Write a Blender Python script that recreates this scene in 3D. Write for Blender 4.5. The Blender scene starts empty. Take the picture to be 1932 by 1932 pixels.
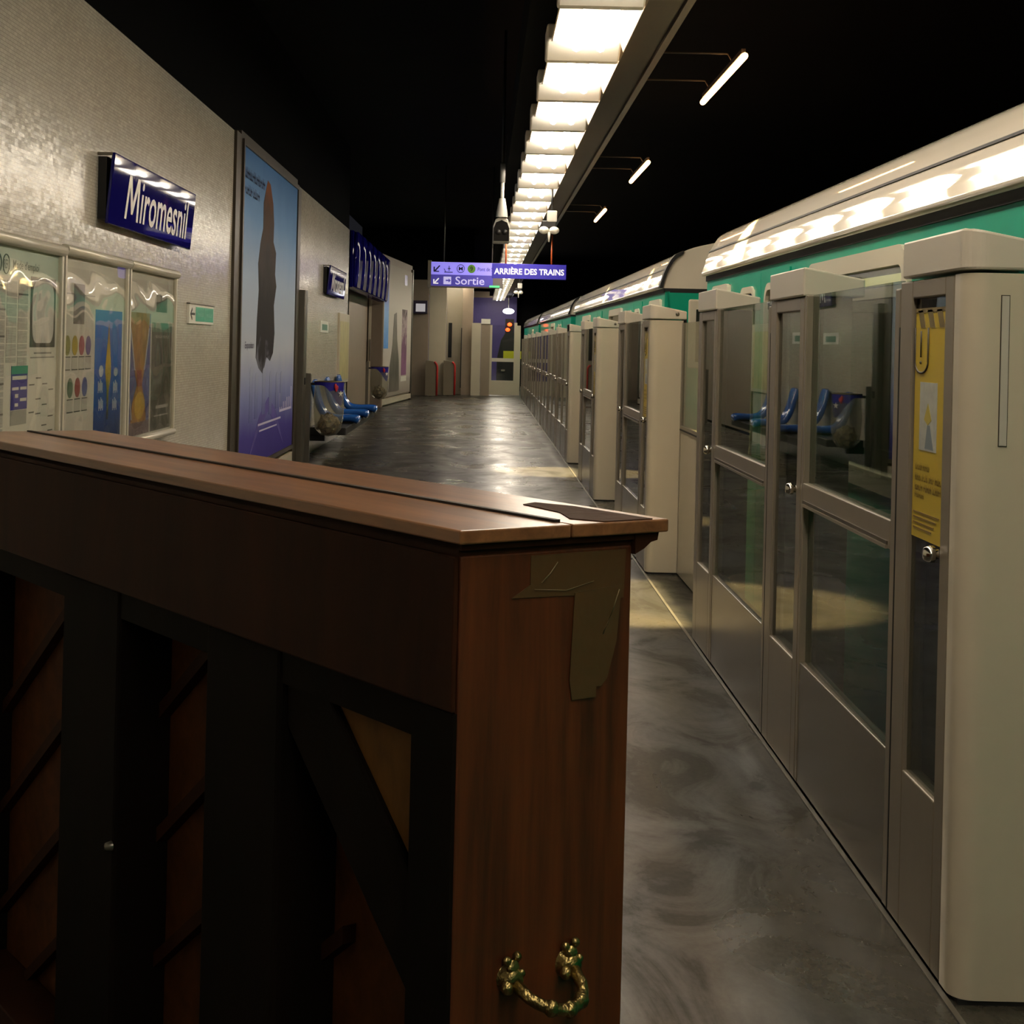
import bpy, math, random
from mathutils import Vector, Matrix
random.seed(7)
S = bpy.context.scene
COL = S.collection
PI = math.pi

# ------------------------------------------------------------------ camera, world, exposure
cam_d = bpy.data.cameras.new('camera')
cam = bpy.data.objects.new('camera', cam_d)
COL.objects.link(cam)
cam.location = (0, 0, 1.43)
cam.rotation_euler = (PI / 2, -0.0235, 0)
cam_d.sensor_width = 36
cam_d.lens = 36 * 3000 / 1932
cam_d.shift_x = (966 - 911) / 1932
cam_d.shift_y = (651 - 966) / 1932
cam_d.clip_start = 0.05
cam_d.clip_end = 200
S.camera = cam
S.view_settings.view_transform = 'Standard'
S.view_settings.look = 'None'
S.view_settings.gamma = 1
S.view_settings.use_curve_mapping = False
S.view_settings.exposure = 1.0
w = bpy.data.worlds.new('world')
S.world = w
w.use_nodes = True
w.node_tree.nodes['Background'].inputs[0].default_value = (0.010, 0.010, 0.012, 1)
w.node_tree.nodes['Background'].inputs[1].default_value = 0.5

TUBE = 15.0      # strength of the platform fluorescent tubes
TRACK = 12.0     # strength of the warm tubes over the track

# ------------------------------------------------------------------ materials
MATS = {}


def lin(r, g, b):
    f = lambda c: (c / 255 / 12.92) if c / 255 <= 0.04045 else ((c / 255 + 0.055) / 1.055) ** 2.4
    return (f(r), f(g), f(b), 1)


def mat(name, rgb, rough=0.5, metal=0.0, var=0.0, vscale=4.0, bump=0.0, bscale=30.0, emit=0.0, spec=0.5,
        stretch=(1, 1, 1), rvar=0.0, coat=0.0):
    if name in MATS:
        return MATS[name]
    m = bpy.data.materials.new(name)
    m.use_nodes = True
    nt = m.node_tree
    b = nt.nodes['Principled BSDF']
    c = lin(*rgb)
    b.inputs['Base Color'].default_value = c
    b.inputs['Roughness'].default_value = rough
    b.inputs['Metallic'].default_value = metal
    b.inputs['Specular IOR Level'].default_value = spec
    if coat:
        b.inputs['Coat Weight'].default_value = coat
        b.inputs['Coat Roughness'].default_value = 0.035
    if emit:
        b.inputs['Emission Color'].default_value = c
        b.inputs['Emission Strength'].default_value = emit
    if var or bump or rvar:
        tc = nt.nodes.new('ShaderNodeTexCoord')
        mp = nt.nodes.new('ShaderNodeMapping')
        mp.inputs['Scale'].default_value = stretch
        nt.links.new(tc.outputs['Object'], mp.inputs['Vector'])
    if var or rvar:
        n = nt.nodes.new('ShaderNodeTexNoise')
        n.inputs['Scale'].default_value = vscale
        n.inputs['Detail'].default_value = 6
        n.inputs['Roughness'].default_value = 0.6
        nt.links.new(mp.outputs[0], n.inputs['Vector'])
    if var:
        r = nt.nodes.new('ShaderNodeValToRGB')
        e = r.color_ramp.elements
        e[0].position, e[1].position = 0.3, 0.7
        e[0].color = tuple(x * (1 - var) for x in c[:3]) + (1,)
        e[1].color = tuple(min(1, x * (1 + var)) for x in c[:3]) + (1,)
        nt.links.new(n.outputs['Fac'], r.inputs[0])
        nt.links.new(r.outputs[0], b.inputs['Base Color'])
    if rvar:
        mr = nt.nodes.new('ShaderNodeMapRange')
        mr.inputs['From Min'].default_value = 0.3
        mr.inputs['From Max'].default_value = 0.7
        mr.inputs['To Min'].default_value = max(0.02, rough - rvar)
        mr.inputs['To Max'].default_value = min(1, rough + rvar)
        nt.links.new(n.outputs['Fac'], mr.inputs['Value'])
        nt.links.new(mr.outputs[0], b.inputs['Roughness'])
    if bump:
        n2 = nt.nodes.new('ShaderNodeTexNoise')
        n2.inputs['Scale'].default_value = bscale
        n2.inputs['Detail'].default_value = 3
        bp = nt.nodes.new('ShaderNodeBump')
        bp.inputs['Strength'].default_value = bump
        bp.inputs['Distance'].default_value = 0.02
        nt.links.new(mp.outputs[0], n2.inputs['Vector'])
        nt.links.new(n2.outputs['Fac'], bp.inputs['Height'])
        nt.links.new(bp.outputs[0], b.inputs['Normal'])
    MATS[name] = m
    return m


def glass_mat(name, tint=(0.80, 0.86, 0.82), ior=1.5, rough=0.0, bump=0.0, bscale=3.0, stretch=(1, 1, 1)):
    if name in MATS:
        return MATS[name]
    m = bpy.data.materials.new(name)
    m.use_nodes = True
    nt = m.node_tree
    nt.nodes.clear()
    out = nt.nodes.new('ShaderNodeOutputMaterial')
    mix = nt.nodes.new('ShaderNodeMixShader')
    tr = nt.nodes.new('ShaderNodeBsdfTransparent')
    tr.inputs[0].default_value = tint + (1,)
    gl = nt.nodes.new('ShaderNodeBsdfGlossy')
    gl.inputs['Roughness'].default_value = rough
    fr = nt.nodes.new('ShaderNodeFresnel')
    # the same reflectance on both faces of a thin pane
    ge = nt.nodes.new('ShaderNodeNewGeometry')
    mi = nt.nodes.new('ShaderNodeMapRange')
    mi.inputs['To Min'].default_value = ior
    mi.inputs['To Max'].default_value = 1 / ior
    nt.links.new(ge.outputs['Backfacing'], mi.inputs['Value'])
    nt.links.new(mi.outputs[0], fr.inputs['IOR'])
    nt.links.new(fr.outputs[0], mix.inputs[0])
    nt.links.new(tr.outputs[0], mix.inputs[1])
    nt.links.new(gl.outputs[0], mix.inputs[2])
    nt.links.new(mix.outputs[0], out.inputs[0])
    if bump:
        tc = nt.nodes.new('ShaderNodeTexCoord')
        mp = nt.nodes.new('ShaderNodeMapping')
        mp.inputs['Scale'].default_value = stretch
        n = nt.nodes.new('ShaderNodeTexNoise')
        n.inputs['Scale'].default_value = bscale
        n.inputs['Detail'].default_value = 1
        bp = nt.nodes.new('ShaderNodeBump')
        bp.inputs['Strength'].default_value = bump
        bp.inputs['Distance'].default_value = 0.1
        nt.links.new(tc.outputs['Object'], mp.inputs[0])
        nt.links.new(mp.outputs[0], n.inputs['Vector'])
        nt.links.new(n.outputs['Fac'], bp.inputs['Height'])
        nt.links.new(bp.outputs[0], gl.inputs['Normal'])
        nt.links.new(bp.outputs[0], fr.inputs['Normal'])
    MATS[name] = m
    return m


def tile_mat(name, rgb, tw=0.05, th=0.0185, tilt=0.05, axis='YZ'):
    m = bpy.data.materials.new(name)
    m.use_nodes = True
    nt = m.node_tree
    L = nt.links.new
    b = nt.nodes['Principled BSDF']
    tc = nt.nodes.new('ShaderNodeTexCoord')
    sp = nt.nodes.new('ShaderNodeSeparateXYZ')
    L(tc.outputs['Object'], sp.inputs[0])
    cb = nt.nodes.new('ShaderNodeCombineXYZ')
    L(sp.outputs[axis[0]], cb.inputs[0])
    L(sp.outputs[axis[1]], cb.inputs[1])
    br = nt.nodes.new('ShaderNodeTexBrick')
    c = lin(*rgb)
    br.inputs['Color1'].default_value = c
    br.inputs['Color2'].default_value = tuple(x * 0.86 for x in c[:3]) + (1,)
    br.inputs['Mortar'].default_value = tuple(x * 0.45 for x in c[:3]) + (1,)
    br.inputs['Scale'].default_value = 1.0
    br.inputs['Mortar Size'].default_value = 0.0011
    br.inputs['Mortar Smooth'].default_value = 0.2
    br.inputs['Brick Width'].default_value = tw
    br.inputs['Row Height'].default_value = th
    br.offset = 0.5
    L(cb.outputs[0], br.inputs['Vector'])
    # broad grime so that the wall is not one flat tone
    n = nt.nodes.new('ShaderNodeTexNoise')
    n.inputs['Scale'].default_value = 1.3
    n.inputs['Detail'].default_value = 5
    L(tc.outputs['Object'], n.inputs['Vector'])
    mr = nt.nodes.new('ShaderNodeMapRange')
    mr.inputs['To Min'].default_value = 0.86
    mr.inputs['To Max'].default_value = 1.08
    L(n.outputs['Fac'], mr.inputs['Value'])
    mx = nt.nodes.new('ShaderNodeMix')
    mx.data_type = 'RGBA'
    mx.blend_type = 'MULTIPLY'
    mx.inputs['Factor'].default_value = 1
    L(br.outputs['Color'], mx.inputs[6])
    L(mr.outputs[0], mx.inputs[7])
    L(mx.outputs[2], b.inputs['Base Color'])
    # every little tile is set at a slightly different angle
    sc = nt.nodes.new('ShaderNodeVectorMath')
    sc.operation = 'DIVIDE'
    sc.inputs[1].default_value = (tw, th, 1)
    L(cb.outputs[0], sc.inputs[0])
    fl = nt.nodes.new('ShaderNodeVectorMath')
    fl.operation = 'FLOOR'
    L(sc.outputs[0], fl.inputs[0])
    wn = nt.nodes.new('ShaderNodeTexWhiteNoise')
    wn.noise_dimensions = '2D'
    L(fl.outputs[0], wn.inputs['Vector'])
    su = nt.nodes.new('ShaderNodeVectorMath')
    su.operation = 'SUBTRACT'
    su.inputs[1].default_value = (0.5, 0.5, 0.5)
    L(wn.outputs['Color'], su.inputs[0])
    ml = nt.nodes.new('ShaderNodeVectorMath')
    ml.operation = 'SCALE'
    ml.inputs['Scale'].default_value = tilt
    L(su.outputs[0], ml.inputs[0])
    ge = nt.nodes.new('ShaderNodeNewGeometry')
    ad = nt.nodes.new('ShaderNodeVectorMath')
    L(ge.outputs['Normal'], ad.inputs[0])
    L(ml.outputs[0], ad.inputs[1])
    no = nt.nodes.new('ShaderNodeVectorMath')
    no.operation = 'NORMALIZE'
    L(ad.outputs[0], no.inputs[0])
    L(no.outputs[0], b.inputs['Normal'])
    b.inputs['Roughness'].default_value = 0.22
    MATS[name] = m
    return m


def wood_mat(name, dark, light, rough=0.35, scale=(40, 3, 40), coat=0.0, spec=0.4):
    m = bpy.data.materials.new(name)
    m.use_nodes = True
    nt = m.node_tree
    L = nt.links.new
    b = nt.nodes['Principled BSDF']
    tc = nt.nodes.new('ShaderNodeTexCoord')
    mp = nt.nodes.new('ShaderNodeMapping')
    mp.inputs['Scale'].default_value = scale
    L(tc.outputs['Object'], mp.inputs[0])
    n = nt.nodes.new('ShaderNodeTexNoise')
    n.inputs['Scale'].default_value = 1.0
    n.inputs['Detail'].default_value = 8
    n.inputs['Roughness'].default_value = 0.65
    n.inputs['Distortion'].default_value = 0.4
    L(mp.outputs[0], n.inputs['Vector'])
    r = nt.nodes.new('ShaderNodeValToRGB')
    e = r.color_ramp.elements
    e[0].position, e[1].position = 0.32, 0.68
    e[0].color = lin(*dark)
    e[1].color = lin(*light)
    L(n.outputs['Fac'], r.inputs[0])
    L(r.outputs[0], b.inputs['Base Color'])
    b.inputs['Roughness'].default_value = rough
    b.inputs['Specular IOR Level'].default_value = spec
    bp = nt.nodes.new('ShaderNodeBump')
    bp.inputs['Strength'].default_value = 0.08
    bp.inputs['Distance'].default_value = 0.003
    L(n.outputs['Fac'], bp.inputs['Height'])
    L(bp.outputs[0], b.inputs['Normal'])
    if coat:
        b.inputs['Coat Weight'].default_value = coat
        b.inputs['Coat Roughness'].default_value = 0.25
    MATS[name] = m
    return m


def floor_mat():
    m = bpy.data.materials.new('asphalt')
    m.use_nodes = True
    nt = m.node_tree
    L = nt.links.new
    b = nt.nodes['Principled BSDF']
    tc = nt.nodes.new('ShaderNodeTexCoord')
    mp = nt.nodes.new('ShaderNodeMapping')
    mp.inputs['Scale'].default_value = (1, 0.55, 1)
    L(tc.outputs['Object'], mp.inputs[0])

    def noise(s, d, r=0.6, dist=0.0):
        n = nt.nodes.new('ShaderNodeTexNoise')
        n.inputs['Scale'].default_value = s
        n.inputs['Detail'].default_value = d
        n.inputs['Roughness'].default_value = r
        n.inputs['Distortion'].default_value = dist
        L(mp.outputs[0], n.inputs['Vector'])
        return n
    big = noise(1.5, 5, 0.55, 0.9)
    fine = noise(60, 4)
    r = nt.nodes.new('ShaderNodeValToRGB')
    e = r.color_ramp.elements
    e[0].position, e[1].position = 0.34, 0.72
    e[0].color = lin(36, 35, 31)
    e[1].color = lin(68, 64, 55)
    L(big.outputs['Fac'], r.inputs[0])
    r2 = nt.nodes.new('ShaderNodeMapRange')
    r2.inputs['From Min'].default_value = 0.35
    r2.inputs['From Max'].default_value = 0.65
    r2.inputs['To Min'].default_value = 0.80
    r2.inputs['To Max'].default_value = 1.15
    L(fine.outputs['Fac'], r2.inputs['Value'])
    mx = nt.nodes.new('ShaderNodeMix')
    mx.data_type = 'RGBA'
    mx.blend_type = 'MULTIPLY'
    mx.inputs['Factor'].default_value = 1
    L(r.outputs[0], mx.inputs[6])
    L(r2.outputs[0], mx.inputs[7])
    L(mx.outputs[2], b.inputs['Base Color'])
    rr = nt.nodes.new('ShaderNodeMapRange')
    rr.inputs['From Min'].default_value = 0.35
    rr.inputs['From Max'].default_value = 0.68
    rr.inputs['To Min'].default_value = 0.40
    rr.inputs['To Max'].default_value = 0.22
    L(big.outputs['Fac'], rr.inputs['Value'])
    L(rr.outputs[0], b.inputs['Roughness'])
    wear = noise(2.6, 7, 0.68, 1.2)
    ws = nt.nodes.new('ShaderNodeMapRange')
    ws.inputs['From Min'].default_value = 0.40
    ws.inputs['From Max'].default_value = 0.70
    ws.inputs['To Min'].default_value = 0.06
    ws.inputs['To Max'].default_value = 0.5
    L(wear.outputs['Fac'], ws.inputs['Value'])
    L(ws.outputs[0], b.inputs['Specular IOR Level'])
    bp = nt.nodes.new('ShaderNodeBump')
    bp.inputs['Strength'].default_value = 0.11
    bp.inputs['Distance'].default_value = 0.012
    md = noise(5, 6, 0.62)
    L(md.outputs['Fac'], bp.inputs['Height'])
    L(bp.outputs[0], b.inputs['Normal'])
    MATS['asphalt'] = m
    return m


def print_mat(name, stops, axis, lo, hi, rough=0.25, var=0.0, vscale=2.0):
    """A printed sheet whose ink runs between colours along one object axis."""
    m = bpy.data.materials.new(name)
    m.use_nodes = True
    nt = m.node_tree
    L = nt.links.new
    b = nt.nodes['Principled BSDF']
    tc = nt.nodes.new('ShaderNodeTexCoord')
    sp = nt.nodes.new('ShaderNodeSeparateXYZ')
    L(tc.outputs['Object'], sp.inputs[0])
    mr = nt.nodes.new('ShaderNodeMapRange')
    mr.inputs['From Min'].default_value = lo
    mr.inputs['From Max'].default_value = hi
    L(sp.outputs[axis], mr.inputs['Value'])
    src = mr.outputs[0]
    if var:
        n = nt.nodes.new('ShaderNodeTexNoise')
        n.inputs['Scale'].default_value = vscale
        n.inputs['Detail'].default_value = 6
        n.inputs['Distortion'].default_value = 1.0
        L(tc.outputs['Object'], n.inputs['Vector'])
        ma = nt.nodes.new('ShaderNodeMath')
        ma.operation = 'MULTIPLY_ADD'
        ma.inputs[1].default_value = var
        ma.inputs[2].default_value = -var / 2
        L(n.outputs['Fac'], ma.inputs[0])
        ad = nt.nodes.new('ShaderNodeMath')
        L(src, ad.inputs[0])
        L(ma.outputs[0], ad.inputs[1])
        src = ad.outputs[0]
    r = nt.nodes.new('ShaderNodeValToRGB')
    cr = r.color_ramp
    cr.elements[0].position, cr.elements[0].color = stops[0][0], lin(*stops[0][1])
    cr.elements[1].position, cr.elements[1].color = stops[-1][0], lin(*stops[-1][1])
    for p, c in stops[1:-1]:
        el = cr.elements.new(p)
        el.color = lin(*c)
    L(src, r.inputs[0])
    L(r.outputs[0], b.inputs['Base Color'])
    b.inputs['Roughness'].default_value = 0.6
    b.inputs['Specular IOR Level'].default_value = 0.04
    MATS[name] = m
    return m


TILE = tile_mat('white glazed tile', (204, 197, 180))
TILE_FRONT = tile_mat('white glazed tile across', (204, 197, 180), axis='XZ')
FLOOR = floor_mat()
DARKFRAME = mat('bronze brown metal', (70, 62, 50), 0.45, 0.3, var=0.15)
BLACKPAINT = mat('black ceiling paint', (11, 11, 12), 0.9, var=0.3, vscale=1.5, spec=0.1)
BEAMM = mat('dark brown cable beam', (46, 42, 38), 0.65, var=0.1)
BEAMRAIL = mat('grey rail edge', (70, 67, 60), 0.5, 0.2)
CREAM = mat('cream gate enamel', (196, 186, 164), 0.35, var=0.03, vscale=3)
CREAMLT = mat('pale cap enamel', (204, 196, 180), 0.28)
PSDM = mat('taupe gate metal', (132, 122, 107), 0.33, 0.25, var=0.05, vscale=6)
PSDK = mat('taupe kick plate', (112, 104, 91), 0.27, 0.3, var=0.06, vscale=3)
RUBBER = mat('dark rubber', (26, 25, 23), 0.6)
GLASS = glass_mat('gate glass', (0.76, 0.81, 0.76), 1.65)
GLASSLT = glass_mat('sliding leaf glass', (0.80, 0.86, 0.80), 1.6)
CHROME = mat('chrome', (210, 205, 195), 0.15, 1.0)
STEEL = mat('brushed steel', (120, 116, 106), 0.35, 0.8)
WHITEP = mat('white lamp enamel', (248, 242, 230), 0.45)
BEIGEP = mat('beige lamp side', (190, 172, 150), 0.5)
TUBEM = mat('lit fluorescent tube', (255, 245, 228), 0.4, emit=TUBE)
TRACKM = mat('lit warm tube', (255, 178, 110), 0.4, emit=TRACK)
TEAL = mat('teal train paint', (8, 158, 126), 0.4, spec=0.2, coat=0.2, var=0.04)
TRAINW = mat('white train roof paint', (216, 206, 186), 0.5, spec=0.2, coat=1.0)
TRAINC = mat('cream train frame', (206, 198, 176), 0.35)
SEAM = mat('black train seam', (14, 14, 13), 0.6)
TRAINWIN = glass_mat('train window glass', (0.62, 0.66, 0.62), 1.45)
INNER = mat('train interior panel', (190, 184, 160), 0.6, emit=0.0)
W_TOP = wood_mat('piano lid wood', (96, 62, 38), (142, 96, 60), 0.34, (30, 2.2, 30), coat=0.25)
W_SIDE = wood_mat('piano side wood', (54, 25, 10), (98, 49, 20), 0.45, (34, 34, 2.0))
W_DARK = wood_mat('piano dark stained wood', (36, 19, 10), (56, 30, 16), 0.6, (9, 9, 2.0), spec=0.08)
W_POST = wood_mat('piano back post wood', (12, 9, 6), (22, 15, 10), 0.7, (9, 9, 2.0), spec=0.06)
W_SOUND = wood_mat('soundboard wood', (60, 33, 14), (84, 48, 21), 0.6, (6, 18, 18), spec=0.1)
W_PANEL = wood_mat('pale soundboard corner wood', (84, 58, 24), (108, 74, 33), 0.6, (6, 22, 10), spec=0.1)
BRASS = mat('aged brass', (150, 132, 84), 0.32, 1.0, var=0.35, vscale=40, bump=0.3, bscale=80)
TAPE = mat('brown packing tape', (80, 58, 33), 0.32, bump=0.15, bscale=22)
HINGE = mat('dark hinge strip', (22, 15, 10), 0.6)  # dark hinge strip between the two lid boards
BLUESEAT = mat('blue seat plastic', (34, 92, 178), 0.22, coat=0.3)
BLACKM = mat('black metal', (16, 15, 14), 0.5)
NAVY = mat('navy enamel', (20, 17, 92), 0.35, spec=0.0, coat=0.35)
PURPLE = mat('purple wall panel', (84, 74, 140), 0.45, var=0.06)
LILAC = mat('lilac lit sign face', (150, 140, 250), 0.3, emit=0.32)
INDIGO = mat('indigo sign face', (84, 76, 190), 0.3, emit=0.12)
ROYAL = mat('royal blue sign', (54, 46, 176), 0.4, emit=0.12)
WHITEI = mat('white lettering', (238, 234, 226), 0.4)
WHITEGLOW = mat('lit white lettering', (240, 236, 240), 0.4, emit=0.3)
DARKI = mat('dark ink', (44, 42, 44), 0.5)
BLUEI = mat('deep blue ink', (56, 52, 150), 0.5)
GREYI = mat('grey ink', (140, 138, 132), 0.5)
LGREYI = mat('light grey ink', (196, 192, 184), 0.5)
GREENI = mat('teal green print', (52, 160, 128), 0.4)
PAPER = mat('white paper', (226, 224, 212), 0.4)
YELLOW = mat('yellow sticker', (190, 164, 36), 0.4)
RED = mat('red edging', (206, 52, 48), 0.4)
REDLAMP = mat('red signal lamp', (255, 60, 20), 0.4, emit=4)
PENDANT = mat('lit pendant lamp', (240, 240, 255), 0.4, emit=3)
ORANGE = mat('orange hanging rod', (206, 92, 40), 0.5)
GREYPLAS = mat('pale grey plastic', (190, 188, 180), 0.4)
CLEAR = glass_mat('wavy clear plastic sheet', (0.97, 0.97, 0.95), 1.3, 0.02, bump=0.11, bscale=2.2, stretch=(1, 0.7, 1.4))
BAGM0 = glass_mat('clear bin bag', (0.80, 0.80, 0.74), 1.4, 0.12, bump=0.25, bscale=9)
BAGM = BAGM0
_nt = BAGM.node_tree
_mx = _nt.nodes.new('ShaderNodeMixShader')
_df = _nt.nodes.new('ShaderNodeBsdfDiffuse')
_df.inputs[0].default_value = lin(190, 186, 170)
_mx.inputs[0].default_value = 0.2
_o = next(n for n in _nt.nodes if n.type == 'OUTPUT_MATERIAL')
_src = _o.inputs[0].links[0].from_socket
_nt.links.new(_src, _mx.inputs[1])
_nt.links.new(_df.outputs[0], _mx.inputs[2])
_nt.links.new(_mx.outputs[0], _o.inputs[0])
TRASH = mat('crumpled rubbish', (122, 106, 76), 0.4, var=0.9, vscale=22)
TAUPE = mat('taupe wall panel', (150, 134, 116), 0.45, var=0.05)
BROWNDOOR = mat('brown door', (120, 106, 92), 0.5, var=0.05)

# ------------------------------------------------------------------ mesh building


class MB:
    def __init__(self):
        self.v, self.f, self.sm = [], [], []

    def add(self, vs, fs, smooth=False):
        o = len(self.v)
        self.v += [tuple(p) for p in vs]
        self.f += [tuple(i + o for i in f) for f in fs]
        self.sm += [smooth] * len(fs)
        return self

    def box(self, x0, x1, y0, y1, z0, z1):
        vs = [(x, y, z) for x in (x0, x1) for y in (y0, y1) for z in (z0, z1)]
        return self.add(vs, [(0, 1, 3, 2), (4, 6, 7, 5), (0, 4, 5, 1), (2, 3, 7, 6), (0, 2, 6, 4), (1, 5, 7, 3)])

    def prism(self, poly, lo, hi, axis='z', smooth=False):
        """poly: 2-D outline; axis z -> (x,y), y -> (x,z), x -> (y,z)"""
        n = len(poly)

        def P(p, h):
            return {'z': (p[0], p[1], h), 'y': (p[0], h, p[1]), 'x': (h, p[0], p[1])}[axis]
        vs = [P(p, lo) for p in poly] + [P(p, hi) for p in poly]
        if smooth:      # end caps get vertices of their own so that the sides shade cleanly
            self.add(vs, [tuple(range(n))[::-1], tuple(range(n, 2 * n))])
            self.add(vs, [])
        else:
            self.add(vs, [tuple(range(n))[::-1], tuple(range(n, 2 * n))])
        o = len(self.v) - 2 * n
        for i in range(n):
            j = (i + 1) % n
            self.f.append((o + i, o + j, o + n + j, o + n + i))
            self.sm.append(smooth)
        return self

    def tube(self, pts, r, n=8, caps=True):
        pts = [Vector(p) for p in pts]
        rs = r if isinstance(r, (list, tuple)) else [r] * len(pts)
        vs, fs = [], []
        for i, p in enumerate(pts):
            d = (pts[min(i + 1, len(pts) - 1)] - pts[max(i - 1, 0)]).normalized()
            a = Vector((0, 0, 1)) if abs(d.z) < 0.9 else Vector((1, 0, 0))
            u = d.cross(a).normalized()
            v = d.cross(u)
            for k in range(n):
                t = 2 * PI * k / n
                vs.append(p + (u * math.cos(t) + v * math.sin(t)) * rs[i])
        for i in range(len(pts) - 1):
            for k in range(n):
                a, b = i * n + k, i * n + (k + 1) % n
                fs.append((a, b, b + n, a + n))
        self.add(vs, fs, True)
        if caps:
            o = len(self.v) - len(vs)
            self.f.append(tuple(o + k for k in range(n))[::-1])
            self.f.append(tuple(o + (len(pts) - 1) * n + k for k in range(n)))
            self.sm += [False, False]
        return self

    def lathe(self, prof, c=(0, 0, 0), axis='z', n=16):
        vs, fs = [], []
        for r, h in prof:
            for k in range(n):
                t = 2 * PI * k / n
                a, b = r * math.cos(t), r * math.sin(t)
                q = {'z': (a, b, h), 'y': (a, h, b), 'x': (h, a, b)}[axis]
                vs.append((q[0] + c[0], q[1] + c[1], q[2] + c[2]))
        for i in range(len(prof) - 1):
            for k in range(n):
                a, b = i * n + k, i * n + (k + 1) % n
                fs.append((a, b, b + n, a + n))
        return self.add(vs, fs, True)

    def sphere(self, c, r, n=10, m=6, sq=(1, 1, 1)):
        prof = [(math.sin(PI * i / m) * r + 1e-5, -math.cos(PI * i / m) * r) for i in range(m + 1)]
        o = len(self.v)
        self.lathe(prof, (0, 0, 0), 'z', n)
        for i in range(o, len(self.v)):
            p = self.v[i]
            self.v[i] = (p[0] * sq[0] + c[0], p[1] * sq[1] + c[1], p[2] * sq[2] + c[2])
        return self

    def build(self, name, m, parent=None, bevel=0.0, loc=(0, 0, 0), seg=2):
        me = bpy.data.meshes.new(name)
        me.from_pydata(self.v, [], self.f)
        me.polygons.foreach_set('use_smooth', self.sm)
        import bmesh
        bm = bmesh.new()
        bm.from_mesh(me)
        bmesh.ops.recalc_face_normals(bm, faces=bm.faces)
        bm.to_mesh(me)
        bm.free()
        me.materials.append(m)
        o = bpy.data.objects.new(name, me)
        COL.objects.link(o)
        o.location = loc
        if parent:
            o.parent = parent
        if bevel:
            b = o.modifiers.new('bevel', 'BEVEL')
            b.width = bevel
            b.segments = seg
            b.limit_method = 'ANGLE'
            b.angle_limit = 0.6
        return o


def tag(o, label, cat, group=None, kind=None):
    if label:
        o['label'] = label
    if cat:
        o['category'] = cat
    if group:
        o['group'] = group
    if kind:
        o['kind'] = kind
    return o


def thing(name, label, cat, loc=(0, 0, 0), rz=0.0, group=None):
    o = bpy.data.objects.new(name, None)
    o.empty_display_size = 0.1
    COL.objects.link(o)
    o.location = loc
    o.rotation_euler = (0, 0, rz)
    return tag(o, label, cat, group)


def struct(o, label, cat='setting'):
    return tag(o, label, cat, kind='structure')


def copy_tree(o, parent=None):
    c = o.copy()
    COL.objects.link(c)
    if parent:
        c.parent = parent
    for ch in list(o.children):
        copy_tree(ch, c)
    return c


def box(name, m, b, parent=None, bevel=0.0):
    return MB().box(*b).build(name, m, parent, bevel)


def text_verts(s, bold=0.0):
    cu = bpy.data.curves.new('lettering', 'FONT')
    cu.body = s
    cu.size = 1
    cu.offset = bold
    cu.resolution_u = 3
    ob = bpy.data.objects.new('lettering', cu)
    COL.objects.link(ob)
    dg = bpy.context.evaluated_depsgraph_get()
    me = bpy.data.meshes.new_from_object(ob.evaluated_get(dg))
    vs = [v.co.copy() for v in me.vertices]
    fs = [tuple(p.vertices) for p in me.polygons]
    bpy.data.objects.remove(ob)
    bpy.data.curves.remove(cu)
    bpy.data.meshes.remove(me)
    return vs, fs


def text_into(mb, s, a0, a1, b0, b1, place, bold=0.0, shear=0.0):
    """fit the text into the rectangle a0..a1 x b0..b1; place(a, b) gives a 3-D point"""
    vs, fs = text_verts(s, bold)
    xs = [v.x for v in vs]
    ys = [v.y for v in vs]
    X0, X1, Y0, Y1 = min(xs), max(xs), min(ys), max(ys)
    out = []
    for v in vs:
        p = (v.x - X0) / (X1 - X0)
        q = (v.y - Y0) / (Y1 - Y0)
        out.append(place(a0 + (a1 - a0) * p + shear * q, b0 + (b1 - b0) * q))
    mb.add(out, fs)
    return mb


def blur_words(mb, a0, a1, b0, b1, place, seed=1, words=2):
    """word-shaped rows of short strokes, for print too small or blurred to read"""
    rn = random.Random(seed)
    h = b1 - b0
    n = max(4, min(26, int(abs(a1 - a0) / abs(h) * 1.9)))
    st = (a1 - a0) / n
    gaps = {int(n * (k + 1) / words) for k in range(words - 1)}
    for i in range(n):
        if i in gaps:
            continue
        x0, x1 = a0 + st * (i + 0.12), a0 + st * (i + 0.88)
        bars = [(x0, x0 + st * 0.24, b0, b0 + h * rn.choice((0.75, 1.0)))]
        bars.append((x0, x1, b0 + h * rn.choice((0.0, 0.4)), 0))
        bars[1] = (x0, x1, bars[1][2], bars[1][2] + h * 0.2)
        if rn.random() < 0.7:
            bars.append((x1 - st * 0.22, x1, b0, b0 + h * 0.72))
        for p, q, r_, t_ in bars:
            mb.add([place(p, r_), place(q, r_), place(q, t_), place(p, t_)], [(0, 1, 2, 3)])
    return mb


# ------------------------------------------------------------------ the setting
XW, XG = -2.17, 1.066      # tiled wall face, front of the platform gates

o = struct(box('floor', FLOOR, (-2.4, 1.36, -7, 33.5, -0.25, 0)), 'dark grey worn asphalt platform floor')
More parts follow.
